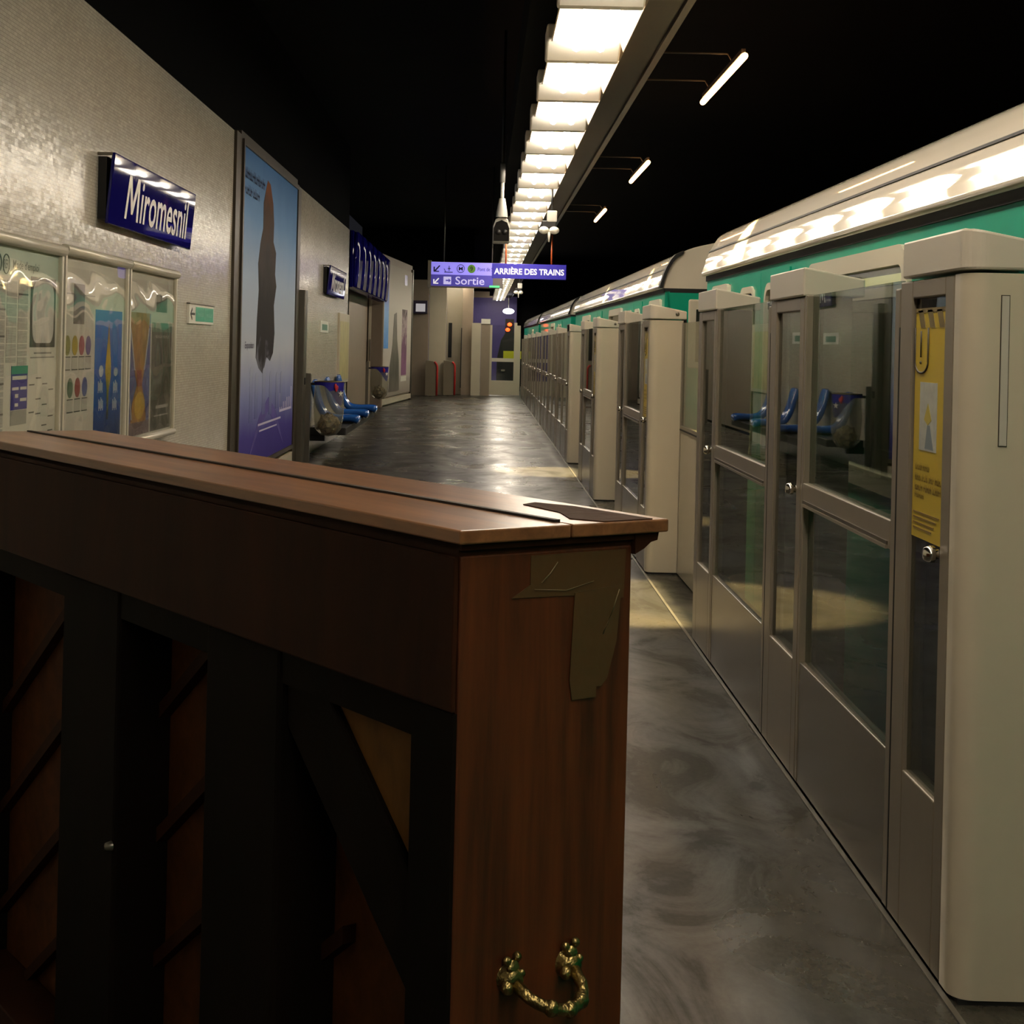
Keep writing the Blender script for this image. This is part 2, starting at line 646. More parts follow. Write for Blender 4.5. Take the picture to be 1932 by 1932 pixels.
# the far end of the platform beyond the stairs opening
o = struct(MB().prism([(-3.3, 33.5), (1.36, 33.5), (1.36, 62), (-3.3, 62)], -0.25, 0).build('floor_far', FLOOR), 'far end of the dark platform floor')
o = struct(box('ceiling', BLACKPAINT, (-3.4, 7.2, -7, 63, 4.6, 4.8)), 'black painted ceiling above the light strip')
o = struct(box('wall_track', BLACKPAINT, (6.8, 7.2, -7, 63, -1.4, 4.8)), 'dark wall on the far side of the tracks')
o = struct(box('floor_track', BLACKPAINT, (1.36, 7.2, -7, 63, -1.5, -1.3)), 'dark track bed under the train')
o = struct(box('wall_back', BLACKPAINT, (-3.4, 7.2, -7.3, -7, -1.4, 4.8)), 'dark end wall behind the camera')
o = struct(box('wall_end', PURPLE, (-3.3, 1.25, 60.0, 60.3, 0, 3.28)), 'purple end wall beyond the gate')
struct(box('trim_9', TAUPE, (-0.75, 0.6, 59.9, 60.0, 3.22, 3.45)), 'pale band along the top of the purple end wall')
struct(box('wall_end_top', BLACKPAINT, (-3.4, 7.2, 60.3, 60.6, -1.4, 4.8)), 'dark wall closing the far end of the hall')

TOPW = 3.22
o = struct(box('wall_left', TILE, (XW - 0.2, XW, -7, 13.86, 0, TOPW)), 'cream white tiled platform wall behind the notice boards')
o = struct(box('wall_left_2', TILE, (XW - 0.2, XW, 18.2, 25.6, 0, TOPW)), 'cream white tiled platform wall behind the blue seats')
o = struct(box('wall_left_poster', TAUPE, (XW - 0.2, XW - 0.04, 13.86, 18.2, 0, TOPW)), 'wall bay behind the large blue poster')
o = struct(box('wall_above', mat('soot black paint', (6, 6, 6), 0.95, spec=0.05), (XW - 0.5, XW - 0.06, -7, 26, TOPW, 4.6)), 'black upper wall above the tiles')
o = struct(box('trim_1', DARKFRAME, (XW - 0.02, XW + 0.025, 13.62, 13.92, 0, TOPW)), 'bronze upright edging before the large blue poster')
o = struct(box('trim_2', DARKFRAME, (XW - 0.02, XW + 0.03, 18.08, 18.42, 0, 3.18)), 'bronze upright edging after the large blue poster')
o = struct(box('trim_3', DARKFRAME, (XW - 0.02, XW + 0.02, 13.9, 18.1, 3.17, 3.26)), 'dark edging above the large blue poster')
o = struct(box('trim_4', CREAM, (XW - 0.02, XW + 0.03, 13.9, 18.1, 0.05, 0.17)), 'pale strip below the large blue poster')
# recess with the doors under the navy panel
o = struct(box('wall_recess', TAUPE, (-2.75, -2.55, 25.4, 35.2, 0, 3.3)), 'taupe back wall of the recess')
o = struct(box('wall_return', TAUPE, (-2.60, -2.20, 35.0, 35.2, 0, 3.3)), 'taupe return wall at the end of the recess')
o = struct(box('wall_recess_near', TILE_FRONT, (-2.75, XW, 25.4, 25.6, 0, TOPW)), 'tiled end of the wall before the recess')
o = struct(box('ceiling_recess', BLACKPAINT, (-2.75, -2.33, 25.6, 35.0, 3.24, 3.34)), 'dark soffit of the recess')
d = struct(box('door_1', BROWNDOOR, (-2.46, -2.22, 34.93, 35.0, 0, 2.28)), 'brown door at the end of the recess')
MB().box(-2.52, -2.46, 34.9, 35.0, 0, 2.36).build('door_frame', CREAM, d)
MB().box(-2.478, -2.466, 34.86, 34.9, 1.02, 1.5).build('door_handle', BLACKM, d)
# angled far wall with the second poster
A0, A1 = Vector((-2.26, 35.2)), Vector((-1.84, 40.6))
dv = (A1 - A0).normalized()
nv = Vector((dv.y, -dv.x))


def far(s, h, off=0.0):
    p = A0 + dv * s + nv * off
    return (p.x, p.y, h)


def far_prism(poly, o0, o1):
    mb = MB()
    n = len(poly)
    mb.add([far(s, h, o0) for s, h in poly] + [far(s, h, o1) for s, h in poly],
           [tuple(range(n))[::-1], tuple(range(n, 2 * n))] + [(i, (i + 1) % n, n + (i + 1) % n, n + i) for i in range(n)])
    return mb


LF = (A1 - A0).length
struct(far_prism([(0, 0), (LF, 0), (LF, 3.4), (0, 3.4)], -0.25, 0).build('wall_left_3', TAUPE), 'angled wall behind the far grey poster')
struct(far_prism([(LF - 0.22, 0), (LF, 0), (LF, 3.3), (LF - 0.22, 3.3)], 0, 0.04).build('trim_5', DARKFRAME), 'bronze upright edging after the far poster')
struct(far_prism([(0.1, 0.04), (LF - 0.2, 0.04), (LF - 0.2, 0.16), (0.1, 0.16)], 0, 0.05).build('trim_6', CREAM), 'pale strip under the far poster')
# the exit passage: staggered wall faces
struct(box('wall_passage', TAUPE, (-2.3, -1.52, 44.0, 44.3, 0, 3.2)), 'taupe wall face carrying the far screen')
struct(box('wall_passage_2', CREAM, (-1.52, -1.04, 44.6, 44.9, 0, 3.2)), 'cream pillar face behind the first exit barrier')
struct(box('wall_passage_3', CREAM, (-1.06, -0.56, 46.0, 46.3, 0, 3.2)), 'glossy cream wall face behind the second exit barrier')
struct(box('wall_passage_4', TAUPE, (-0.60, -0.30, 45.2, 46.3, 0, 3.2)), 'taupe corner pier beside the end gate')
struct(box('trim_7', BLACKM, (-1.0, -0.9, 45.96, 46.0, 1.05, 2.05)), 'dark upright slot in the far cream wall')
struct(box('trim_8', BLACKM, (-0.625, -0.60, 45.15, 45.2, 0.2, 1.9)), 'dark hinge line on the corner pier')
struct(box('wall_passage_top', BLACKPAINT, (-3.4, -0.3, 43.9, 46.4, 3.2, 4.6)), 'dark bulkhead above the exit passage')

# dark underside beam beside the lamps
o = thing('cable_beam', 'dark brown beam running beside the ceiling lamps towards the track', 'beam', (0.755, -7, 3.17))
MB().box(0, 0.245, 0, 65, 0, 0.35).build('beam_body', BEAMM, o)
MB().box(0, 0.028, 0, 65, -0.012, 0.0).build('lip', mat('warm grey lip', (112, 98, 86), 0.5), o)
MB().box(0.215, 0.255, 0, 65, -0.02, 0.05).build('rail', BEAMRAIL, o)
o = tag(box('lamp_housing', BLACKPAINT, (0.21, 0.754, -7, 59, 3.262, 3.6)), 'black continuous housing above the row of ceiling lamps', 'housing')

# threshold along the gates
o = tag(box('threshold_strip', STEEL, (1.052, 1.066, -7, 45, 0, 0.006)), 'thin steel threshold strip on the floor along the gates', 'strip')

# ------------------------------------------------------------------ ceiling lamps


def make_lamp():
    t = thing('ceiling_lamp', '', 'lamp')
    mb = MB()
    mb.box(0.37, 0.71, 0.28, 1.48, 3.245, 3.26)
    mb.prism([(0.71, 3.26), (0.755, 3.10), (0.75, 3.095), (0.70, 3.25)], 0.28, 1.48, 'y')
    mb.build('reflector', mat('cream reflector', (176, 166, 146), 0.5), t)
    MB().prism([(0.37, 3.26), (0.345, 3.15), (0.352, 3.148), (0.378, 3.25)], 0.28, 1.48, 'y').build('side_plate', BEIGEP, t)
    mb = MB()
    mb.prism([(0.0, 3.25), (0.0, 3.158), (0.03, 3.150), (0.20, 3.078), (0.26, 3.074), (0.28, 3.085), (0.28, 3.25)], 0, 1, 'x')
    for i, p in enumerate(mb.v):   # the bar spans the trough
        mb.v[i] = (0.32 + p[0] * 0.425, p[1], p[2])
    mb.build('crossbar', WHITEP, t, bevel=0.012)
    for x in (0.487, 0.622):
        MB().tube([(x, 0.28, 3.118), (x, 1.478, 3.118)], 0.026, 8).build('tube', TUBEM, t)
    return t


lamp0 = make_lamp()
ordn = ['first', 'second', 'third', 'fourth', 'fifth', 'sixth', 'seventh', 'eighth', 'ninth', 'tenth', 'eleventh', 'twelfth']
N0 = -9
for k in range(N0, 34):
    L_ = lamp0 if k == N0 else copy_tree(lamp0)
    L_.location = (0, 8.95 + 1.48 * k - (0), 0)
    if k < -1:
        L_['label'] = 'twin tube ceiling lamp of the strip, overhead out of the picture'
    elif k < 11:
        L_['label'] = 'twin tube ceiling lamp, %s from the top of the photo along the strip' % ordn[k + 1]
    elif k < 27:
        L_['label'] = 'twin tube ceiling lamp in the crowded far stretch of the strip'
    else:
        L_['label'] = 'small distant twin tube lamp of the strip beyond the hanging signs'
    L_['group'] = 'twin tube lamps of the ceiling strip'

# warm lamps over the track
for i, (y0, y1) in enumerate(((8.91, 10.62), (14.1, 15.78), (19.07, 20.77))):
    t = thing('track_lamp', 'glowing warm tube lamp over the track, above the %s doorway past the large pillar' % ('first', 'second', 'third')[i], 'lamp',
              (1.43, y0, 3.085), 0, 'warm tube lamps over the gates')
    Ln = y1 - y0
    MB().tube([(0, 0, 0), (0, Ln, 0)], 0.019, 8).build('tube', TRACKM, t)
    MB().box(-0.012, 0.012, 0.05, Ln - 0.05, 0.022, 0.05).build('batten', BLACKM, t)
    for f in (0.26, 0.82):
        MB().tube([(-0.44, Ln * f, 0.092), (-0.03, Ln * f, 0.092), (0, Ln * f, 0.045)], 0.006, 6).build('bracket', BEAMRAIL, t)
    ld = bpy.data.lights.new('added_doorway_spot', 'SPOT')  # added spot with no visible fixture, throws the warm patch on the floor
    ld.energy = 2300
    ld.color = (1.0, 0.76, 0.36)
    ld.spot_size = math.radians((33, 26, 26)[i])
    ld.spot_blend = 0.35
    ld.shadow_soft_size = 0.04
    lo = bpy.data.objects.new('added_doorway_spot', ld)
    COL.objects.link(lo)
    lo.parent = t
    lo.location = (0.0, 0.10, -0.03)
    lo.rotation_euler = Vector((-0.55, (0.0, -0.75, -0.95)[i], -3.05)).to_track_quat('-Z', 'Y').to_euler()

# ------------------------------------------------------------------ platform gates
DX = 0.185      # depth of a fixed gate section


def pillar(y0, lab, strip=False):
    """cream pillar, near face at y0, rounded front corner"""
    t = thing('gate_pillar', lab, 'gate pillar', (XG, y0, 0), 0, 'cream gate pillars')
    r = 0.05
    arc = [(r - r * math.cos(a), r - r * math.sin(a)) for a in [i * PI / 2 / 8 for i in range(9)]]
    poly = [(0.0, r + 0.006)] + arc + [(r + 0.008, 0.0), (0.212, 0.0), (0.22, 0.0), (0.22, 0.008), (0.22, 0.10), (0.0, 0.10)]
    MB().prism(poly, 0.012, 1.615, 'z', True).build('body', CREAM, t)
    pc = [(x - 0.006, y - 0.006) for x, y in arc] + [(0.225, -0.006), (0.225, 0.53), (-0.006, 0.53)]
    mb = MB()
    n = len(pc)
    top = lambda x: 1.715 - 0.19 * max(0, x)
    mb.add([(x, y, 1.622) for x, y in pc] + [(x, y, top(x)) for x, y in pc],
           [tuple(range(n))[::-1], tuple(range(n, 2 * n))] + [(i, (i + 1) % n, n + (i + 1) % n, n + i) for i in range(n)])
    mb.build('cap', CREAMLT, t, bevel=0.006)
    MB().box(0.015, 0.2, 0.005, 0.095, 0, 0.012).build('foot', RUBBER, t)
    MB().lathe([(0.0001, -0.012), (0.012, -0.012), (0.012, 0.002)], (0.165, 0, 1.655), 'y', 10).build('lock', STEEL, t)
    MB().box(0.205, 0.228, 0.0, 0.1, 0.0, 1.64).build('rubber_seal', RUBBER, t)
    if strip:
        MB().box(0.074, 0.090, -0.0035, 0.0, 1.235, 1.565).build('inset_strip', mat('pale inset strip', (190, 184, 172), 0.4), t)
        MB().box(0.072, 0.092, -0.0015, 0.0, 1.233, 1.567).build('inset_edge', DARKFRAME, t)
    return t


def narrow_panel(y0, y1, lab, cap=False, sticker=False):
    t = thing('narrow_gate', lab, 'gate', (XG, y0, 0), 0, 'narrow gate panels')
    w_ = y1 - y0
    mb = MB()
    mb.box(0.0, 0.05, 0.005, 0.075, 0.012, 1.615)
    mb.box(0.0, 0.05, w_ - 0.115, w_ - 0.004, 0.012, 1.615)
    mb.box(0.0, 0.05, 0.075, w_ - 0.115, 1.57, 1.615)
    mb.box(0.0, 0.05, 0.075, w_ - 0.115, 0.012, 0.40)
    mb.build('frame', PSDM, t, bevel=0.004)
    MB().box(0.055, 0.16, 0.01, w_ - 0.01, 0.012, 1.615).build('door_motor_housing', mat('grey brown housing', (92, 84, 74), 0.5), t)
    MB().box(0.012, 0.02, 0.075, w_ - 0.115, 0.40, 1.57).build('pane', GLASS, t)
    MB().lathe([(0.0001, -0.035), (0.014, -0.033), (0.02, -0.022), (0.02, -0.01), (0.012, -0.008), (0.012, 0.0)],
               (0.0, 0.085, 0.97), 'x', 14).build('lock_knob', CHROME, t)
    if cap:
        pc = [(-0.006, 0.0), (0.20, 0.0), (0.20, w_), (-0.006, w_)]
        top = lambda x: 1.715 - 0.19 * max(0, x)
        mb = MB()
        mb.add([(x, y, 1.618) for x, y in pc] + [(x, y, top(x)) for x, y in pc],
               [(3, 2, 1, 0), (4, 5, 6, 7)] + [(i, (i + 1) % 4, 4 + (i + 1) % 4, 4 + i) for i in range(4)])
        mb.build('cap', CREAMLT, t, bevel=0.006)
        MB().box(0.052, 0.19, w_ - 0.008, w_ + 0.004, 0.012, 1.612).build('end_plate', mat('grey brown housing', (92, 84, 74), 0.5), t)
    if sticker:
        ya, yb = 0.085, w_ - 0.125
        st = MB().box(0.008, 0.0095, ya, yb, 0.985, 1.545).build('safety_sticker', YELLOW, t)
        fy = lambda f: yb - (yb - ya) * f          # f = 0 at the far edge, 1 at the near edge
        # the viewer reads from the far edge to the near edge
        mb = MB()
        for k in range(3):
            f0 = 0.08 + 0.31 * k
            mb.prism([(fy(f0), 1.54), (fy(f0 + 0.16), 1.54), (fy(f0 + 0.26), 1.497), (fy(f0 + 0.10), 1.497)], 0.0068, 0.008, 'x')
        mb.box(0.0068, 0.008, ya, yb, 1.535, 1.545)
        mb.build('warning_stripes', mat('brown grey stripes', (116, 100, 60), 0.5), st)
        cyy, r0 = fy(0.22), 0.062
        mb = MB()
        pts = [(0.0072, fy(0.22) + (yb - ya) * 0.22 * math.cos(a), 1.415 + 0.028 * math.sin(a)) for a in [PI + PI * i / 12 for i in range(13)]]
        pts = [(0.0072, pts[0][1], 1.497)] + pts + [(0.0072, pts[-1][1], 1.497)]
        mb.tube(pts, 0.0028, 6)
        mb.tube([(0.0072, fy(0.20), 1.49), (0.0072, fy(0.20), 1.425)], 0.0026, 6)
        mb.sphere((0.0072, fy(0.20), 1.412), 0.004, 8, 5)
        mb.build('exclamation_mark', DARKFRAME, st)
        MB().box(0.0070, 0.008, fy(0.76), fy(0.2), 1.20, 1.365).build('picture', mat('pale grey picture print', (176, 178, 170), 0.4, var=0.12, vscale=30), st)
        mb = MB()
        mb.prism([(fy(0.36), 1.275), (fy(0.48), 1.315), (fy(0.6), 1.275), (fy(0.48), 1.262)], 0.0064, 0.007, 'x')
        mb.build('picture_figure', mat('mustard figure print', (176, 160, 60), 0.4), st)
        mb = MB()
        mb.prism([(fy(0.47), 1.262), (fy(0.55), 1.262), (fy(0.68), 1.205), (fy(0.40), 1.205)], 0.0064, 0.007, 'x')
        mb.build('picture_road', mat('blue grey road print', (120, 132, 138), 0.4), st)
        mb = MB()
        pl = lambda a, b: (0.0074, fy(a), b)
        for q, (a0, a1, b0, b1, nw) in enumerate(((0.08, 0.56, 1.150, 1.168, 2), (0.08, 0.94, 1.124, 1.142, 4), (0.08, 0.94, 1.100, 1.118, 3), (0.08, 0.4, 1.082, 1.096, 1))):
            blur_words(mb, a0, a1, b0, b1, pl, 11 + q, nw)
        mb.build('lettering', mat('olive brown lettering', (126, 98, 32), 0.5), st)
        mb = MB()
        for q in range(4):
            mb.box(0.0068, 0.008, fy(0.9 - 0.08 * q), fy(0.06), 1.045 - 0.013 * q, 1.049 - 0.013 * q)
        mb.build('small_print', mat('olive brown lettering', (126, 98, 32), 0.5), st)
    return t


def wide_gate(y0, y1, lab, turn=0.0, bar=True):
    t = thing('emergency_gate', lab, 'gate', (XG, y0, 0), 0, 'wide glazed gate panels')
    w_ = y1 - y0
    a, b = 0.05, w_ - 0.035
    MB().box(0, 0.045, 0.004, a, 0.012, 1.60).build('frame_upright', PSDM, t, bevel=0.004)
    MB().box(0, 0.045, b, w_ - 0.004, 0.012, 1.62).build('frame_upright', PSDM, t, bevel=0.004)
    MB().box(0.0 if bar else 0.006, 0.045, a, b, 0.925, 1.0).build('mid_rail', PSDM, t, bevel=0.003)
    if bar:
        MB().box(-0.004, 0.0, a + 0.02, b - 0.02, 0.935, 0.945).build('push_groove', DARKFRAME, t)
        MB().box(-0.007, 0.0, a + 0.02, b - 0.02, 0.925, 0.934).build('push_bar', PSDM, t)
    MB().box(0.002, 0.042, a, b, 0.012, 0.41).build('kick_plate', PSDK, t, bevel=0.003)
    def pane(p, q, z0, z1, nm):   # a pane may sit slightly askew in its frame
        xp, xq = 0.018 + turn * (p - w_ / 2), 0.018 + turn * (q - w_ / 2)
        MB().prism([(xp - 0.004, p), (xp + 0.004, p), (xq + 0.004, q), (xq - 0.004, q)], z0, z1).build(nm, GLASS, t)
    pane(0.01, b, 1.0, 1.62, 'upper_pane')
    pane(a, b, 0.41, 0.925, 'lower_pane')
    MB().box(0.0, 0.012, 0.0, 0.006, 0.012, 1.5).build('edge_seal', RUBBER, t)
    return t


def sliding_leaf(y0, y1, lab):
    t = thing('sliding_gate', lab, 'sliding gate', (1.262, y0, 0), 0, 'sliding gate leaves')
    w_ = y1 - y0
    MB().box(0, 0.03, 0.0, 0.03, 0.012, 1.60).build('frame_upright', PSDM, t, bevel=0.003)
    MB().box(0, 0.03, w_ - 0.03, w_, 0.012, 1.60).build('frame_upright', PSDM, t, bevel=0.003)
    MB().box(0, 0.03, 0.03, w_ - 0.03, 0.90, 0.95).build('mid_rail', PSDM, t)
    MB().box(-0.004, 0, 0.03, w_ - 0.03, 0.92, 0.93).build('groove', RUBBER, t)
    MB().box(0.01, 0.018, 0.03, w_ - 0.03, 0.95, 1.60).build('pane', GLASSLT, t)
    MB().box(0.002, 0.028, 0.03, w_ - 0.03, 0.012, 0.90).build('lower_panel', mat('pale leaf panel', (176, 168, 150), 0.22, 0.2), t)
    return t


# first section
pillar(3.50, 'large cream gate pillar with a rounded corner, at the picture edge', True)
narrow_panel(3.60, 4.07, 'narrow gate panel with the yellow safety sticker beside the large cream pillar', False, True)
wide_gate(4.07, 5.28, 'wide glazed emergency gate between the yellow sticker panel and the next capped panel', 0.0117)
narrow_panel(5.28, 5.90, 'narrow gate panel under a white cap between the two wide glazed gates', True)
wide_gate(5.90, 7.27, 'wide glazed emergency gate beyond the middle capped panel')
narrow_panel(7.27, 7.86, 'narrow gate panel under a white cap just before the doorway recess', True)
sliding_leaf(7.88, 8.98, 'sliding gate leaf with pale glass in the first doorway, its nearer half')
sliding_leaf(8.985, 10.10, 'sliding gate leaf with pale glass in the first doorway, next to the cream pillar')


def far_section(z0, tx, n):
    pillar(z0, 'slim cream gate pillar, %s down the platform' % tx)
    narrow_panel(z0 + 0.1, z0 + 0.56, 'narrow sticker panel behind the %s cream gate pillar' % n, False, True)
    wide_gate(z0 + 0.56, z0 + 1.84, 'glazed emergency gate behind the %s cream gate pillar' % n)
    narrow_panel(z0 + 1.84, z0 + 2.42, 'narrow white-capped gate panel past the %s cream gate pillar' % n, True)
    sliding_leaf(z0 + 2.44, z0 + 3.6, 'sliding gate leaf in the doorway past the %s cream gate pillar, first half' % n)
    sliding_leaf(z0 + 3.605, z0 + 4.72, 'sliding gate leaf in the doorway past the %s cream gate pillar, second half' % n)


far_section(10.1, 'next after the first doorway', 'second')
far_section(14.85, 'third in line', 'third')
pillar(19.5, 'slim cream gate pillar, fourth in line down the platform')
yy = 19.6
i = 0
while yy + 3.0 < 44.85:
    narrow_panel(yy, yy + 0.5, 'narrow capped gate panel in the far run of glazed gates', True)
    wide_gate(yy + 0.5, yy + 1.75, 'glazed gate in the far run towards the end of the platform', 0.0, False)
    wide_gate(yy + 1.75, yy + 3.0, 'glazed gate in the far run towards the end of the platform', 0.0, False)
    yy += 3.0
    i += 1
# gates before the first pillar (outside the frame, seen only in reflections) are left out

# end gate across the platform
t = thing('end_gate', 'glazed end gate across the platform in front of the purple wall', 'gate', (0, 44.9, 0))
mb = MB()
mb.box(-0.32, -0.06, 0, 0.05, 0.0, 2.05)
mb.build('side_panel', CREAM, t)
MB().box(-0.055, 0.20, 0, 0.05, 0, 2.05).build('post_panel', TAUPE, t)
mb = MB()
mb.box(0.20, 0.26, 0, 0.05, 0.03, 2.0)
mb.box(0.88, 0.96, 0, 0.06, 0.03, 2.08)
mb.box(0.26, 0.88, 0, 0.05, 0.03, 0.44)
mb.build('frame', CREAM, t)
MB().box(0.26, 0.88, -0.02, 0.05, 0.97, 1.07).build('push_rail', CREAMLT, t)
MB().box(0.26, 0.88, 0.02, 0.03, 0.44, 2.0).build('pane', glass_mat('end gate glass', (0.9, 0.92, 0.92), 1.3), t)
MB().box(0.96, 1.06, 0, 0.05, 0.03, 2.0).build('side_post', CREAM, t)
MB().box(-0.06, 0.2, -0.03, 0.0, 2.03, 2.17).build('white_plate', PAPER, t)
# beyond the end gate
t = thing('signal_post', 'railway signal with two red lamps beyond the end gate', 'signal', (0.86, 52, 0))
MB().tube([(0, 0, 0), (0, 0, 1.85)], 0.04, 8).build('post', BLACKM, t)
MB().box(-0.14, 0.14, 0.0, 0.12, 1.7, 2.3).build('housing', BLACKM, t)
MB().sphere((0.0, -0.02, 2.12), 0.075, 10, 6, (1, 0.5, 0.8)).build('lamp', REDLAMP, t)
MB().sphere((-0.06, -0.02, 1.95), 0.075, 10, 6, (1, 0.5, 0.8)).build('lamp', REDLAMP, t)
t = thing('equipment_cabinet', 'dark equipment cabinet with a yellow upper panel behind the end gate', 'cabinet', (0.95, 50, 0))
MB().prism([(-0.5, 0), (0.25, 0), (0.25, 1.84), (-0.24, 1.84), (-0.38, 1.6), (-0.5, 1.0)], 0, 0.5, 'y').build('body', BLACKM, t)
MB().box(-0.30, 0.26, -0.04, 0, 1.02, 1.26).build('yellow_panel', mat('acid yellow panel', (206, 206, 30), 0.4), t)
MB().box(-0.36, -0.24, -0.03, 0.0, 0.62, 0.68).build('handle', CHROME, t)
t = thing('pendant_lamp', 'bright oval pendant lamp hanging before the purple end wall', 'lamp', (0.86, 55, 2.62))
MB().sphere((0, 0, 0), 0.2, 16, 8, (1, 1, 0.5)).build('lamp_shade', PENDANT, t)
MB().tube([(0, 0, 0.1), (0, 0, 0.62)], 0.012, 6).build('rod', STEEL, t)

# ------------------------------------------------------------------ train (on a track that climbs very slightly)
XT = 1.42


def make_car(name, lab, y0, y1, layout, grp=True):
    t = thing(name, lab, 'train car', (XT, y0, 0), 0, 'cars of the teal and white train')
    t.rotation_euler = (math.atan(0.0037), 0, 0)
    t.location.z = 0.0037 * y0 - 0.012
    L_ = y1 - y0
    W_ = 2.4
    side = [(0.0, 1.90), (0.012, 1.0), (0.03, 0.2), (0.08, -0.5)]
    half = [(0.008, 1.95), (0.024, 2.005), (0.046, 2.055), (0.076, 2.108), (0.11, 2.15), (0.17, 2.182), (0.3, 2.228), (0.6, 2.29), (0.9, 2.32), (1.2, 2.33)]
    ctrl = [(-0.01, 1.90)] + half
    half = []
    for i in range(len(ctrl) - 1):      # round the cove smoothly
        p0, p1, p2, p3 = ctrl[max(i - 1, 0)], ctrl[i], ctrl[i + 1], ctrl[min(i + 2, len(ctrl) - 1)]
        for k in range(1, 6):
            u = k / 5
            half.append(tuple(0.5 * ((2 * b_) + (c_ - a_) * u + (2 * a_ - 5 * b_ + 4 * c_ - d_) * u * u + (3 * b_ - a_ - 3 * c_ + d_) * u ** 3)
                              for a_, b_, c_, d_ in zip(p0, p1, p2, p3)))
    roof = [(-0.005, 1.885), (-0.01, 1.90)] + half + [(W_ - x, z) for x, z in half[::-1][1:]] + [(W_ + 0.01, 1.90), (W_ + 0.005, 1.885)]
    e = 0.0
    MB().prism(roof, e, L_ - e, 'y', True).build('roof', TRAINW, t)
    MB().box(0.02, W_ - 0.02, e, L_ - e, 1.85, 1.885).build('gutter_shade', SEAM, t)  # black strip standing in for the shade under the roof lip
    MB().prism([(0.036, 2.048), (0.050, 2.050), (0.047, 2.040), (0.033, 2.038)], e, L_ - e, 'y').build('roof_seam', SEAM, t)
    # side wall with real openings: built as strips between windows and doors
    xs = sorted(layout)
    edges = []
    for c, wd, kind in xs:
        a, b = c - wd / 2 - y0, c + wd / 2 - y0
        if b < 0.3 or a > L_ - 0.3:
            continue
        edges.append((max(a, 0.15), min(b, L_ - 0.15), kind))
    mb = MB()
    cur = 0.0
    for a, b, kind in edges + [(L_, L_, None)]:
        mb.box(0.03, 0.07, cur, a, -0.6, 1.86)
        if kind == 'window':
            mb.box(0.03, 0.07, a, b, -0.6, 0.93)
            mb.box(0.03, 0.07, a, b, 1.80, 1.86)
        elif kind == 'door':
            mb.box(0.03, 0.07, a, b, 1.82, 1.86)
            mb.box(0.03, 0.07, a, b, -0.6, -0.02)
        cur = b
    mb.box(W_ - 0.07, W_ - 0.03, 0, L_, -0.6, 1.86)
    mb.build('side_wall', TEAL, t)

    def ring(mb, a, b, z0, z1, th, x0, x1, rr):
        def rnd(a_, b_, z0_, z1_, r):
            pts = []
            for cx, cz, s in ((b_ - r, z1_ - r, 0), (a_ + r, z1_ - r, 1), (a_ + r, z0_ + r, 2), (b_ - r, z0_ + r, 3)):
                for i in range(6):
                    an = PI / 2 * (s + i / 5)
                    pts.append((cx + r * math.cos(an), cz + r * math.sin(an)))
            return pts
        o_ = rnd(a, b, z0, z1, rr)
        i_ = rnd(a + th, b - th, z0 + th, z1 - th, max(rr - th, 0.02))
        n = len(o_)
        vs = [(x0, p[0], p[1]) for p in o_] + [(x0, p[0], p[1]) for p in i_] + [(x1, p[0], p[1]) for p in o_] + [(x1, p[0], p[1]) for p in i_]
        fs = []
        for k in range(n):
            j = (k + 1) % n
            fs += [(k, j, n + j, n + k), (2 * n + k, 3 * n + k, 3 * n + j, 2 * n + j), (k, 2 * n + k, 2 * n + j, j), (n + k, n + j, 3 * n + j, 3 * n + k)]
        mb.add(vs, fs)
        return i_
    for a, b, kind in edges:
        if kind == 'window':
            mb = MB()
            ring(mb, a - 0.02, b + 0.02, 0.92, 1.805, 0.07, 0.012, 0.05, 0.12)
            mb.box(0.018, 0.05, a, b, 1.625, 1.665)
            f = mb.build('window', TRAINC, t)
            MB().box(0.035, 0.042, a + 0.02, b - 0.02, 0.95, 1.78).build('pane', TRAINWIN, f)
        else:
            m_ = (a + b) / 2
            for p, q in ((a + 0.005, m_ - 0.006), (m_ + 0.006, b - 0.005)):
                mb = MB()
                wa, wb = p + 0.16, q - 0.16
                mb.box(0.022, 0.05, p, wa, -0.02, 1.82)
                mb.box(0.022, 0.05, wb, q, -0.02, 1.82)
                mb.box(0.022, 0.05, wa, wb, 1.74, 1.82)
                mb.box(0.022, 0.05, wa, wb, -0.02, 0.85)
                d_ = mb.build('door', TEAL, t)
                mb = MB()
                ring(mb, wa - 0.02, wb + 0.02, 0.83, 1.76, 0.035, 0.012, 0.045, 0.11)
                mb.build('window_frame', TRAINC, d_)
                MB().box(0.03, 0.036, wa, wb, 0.85, 1.74).build('pane', TRAINWIN, d_)
    # interior seen through the windows
    MB().box(W_ - 0.12, W_ - 0.08, 0.1, L_ - 0.1, 0.0, 1.8).build('inner_wall', INNER, t)
    MB().box(0.08, W_ - 0.08, 0.1, L_ - 0.1, -0.05, 0.0).build('inner_floor', mat('train floor', (80, 78, 74), 0.6), t)
    MB().box(0.7, 0.85, 0.5, L_ - 0.5, 1.80, 1.83).build('inner_lamp', mat('dim lit train lamp', (255, 236, 170), 0.5, emit=0.8), t)
    # ends
    for ya, yb, yc in ((0.0, 0.06, -0.005), (L_ - 0.06, L_, L_ + 0.005)):
        MB().box(0.05, W_ - 0.05, ya, yb, -0.6, 1.85).build('end_wall', TEAL, t)
        mb = MB()
        mb.prism([(x * 0.985 + 0.02, z - 0.01) for x, z in roof], ya + 0.005, yb - 0.005, 'y')
    return t


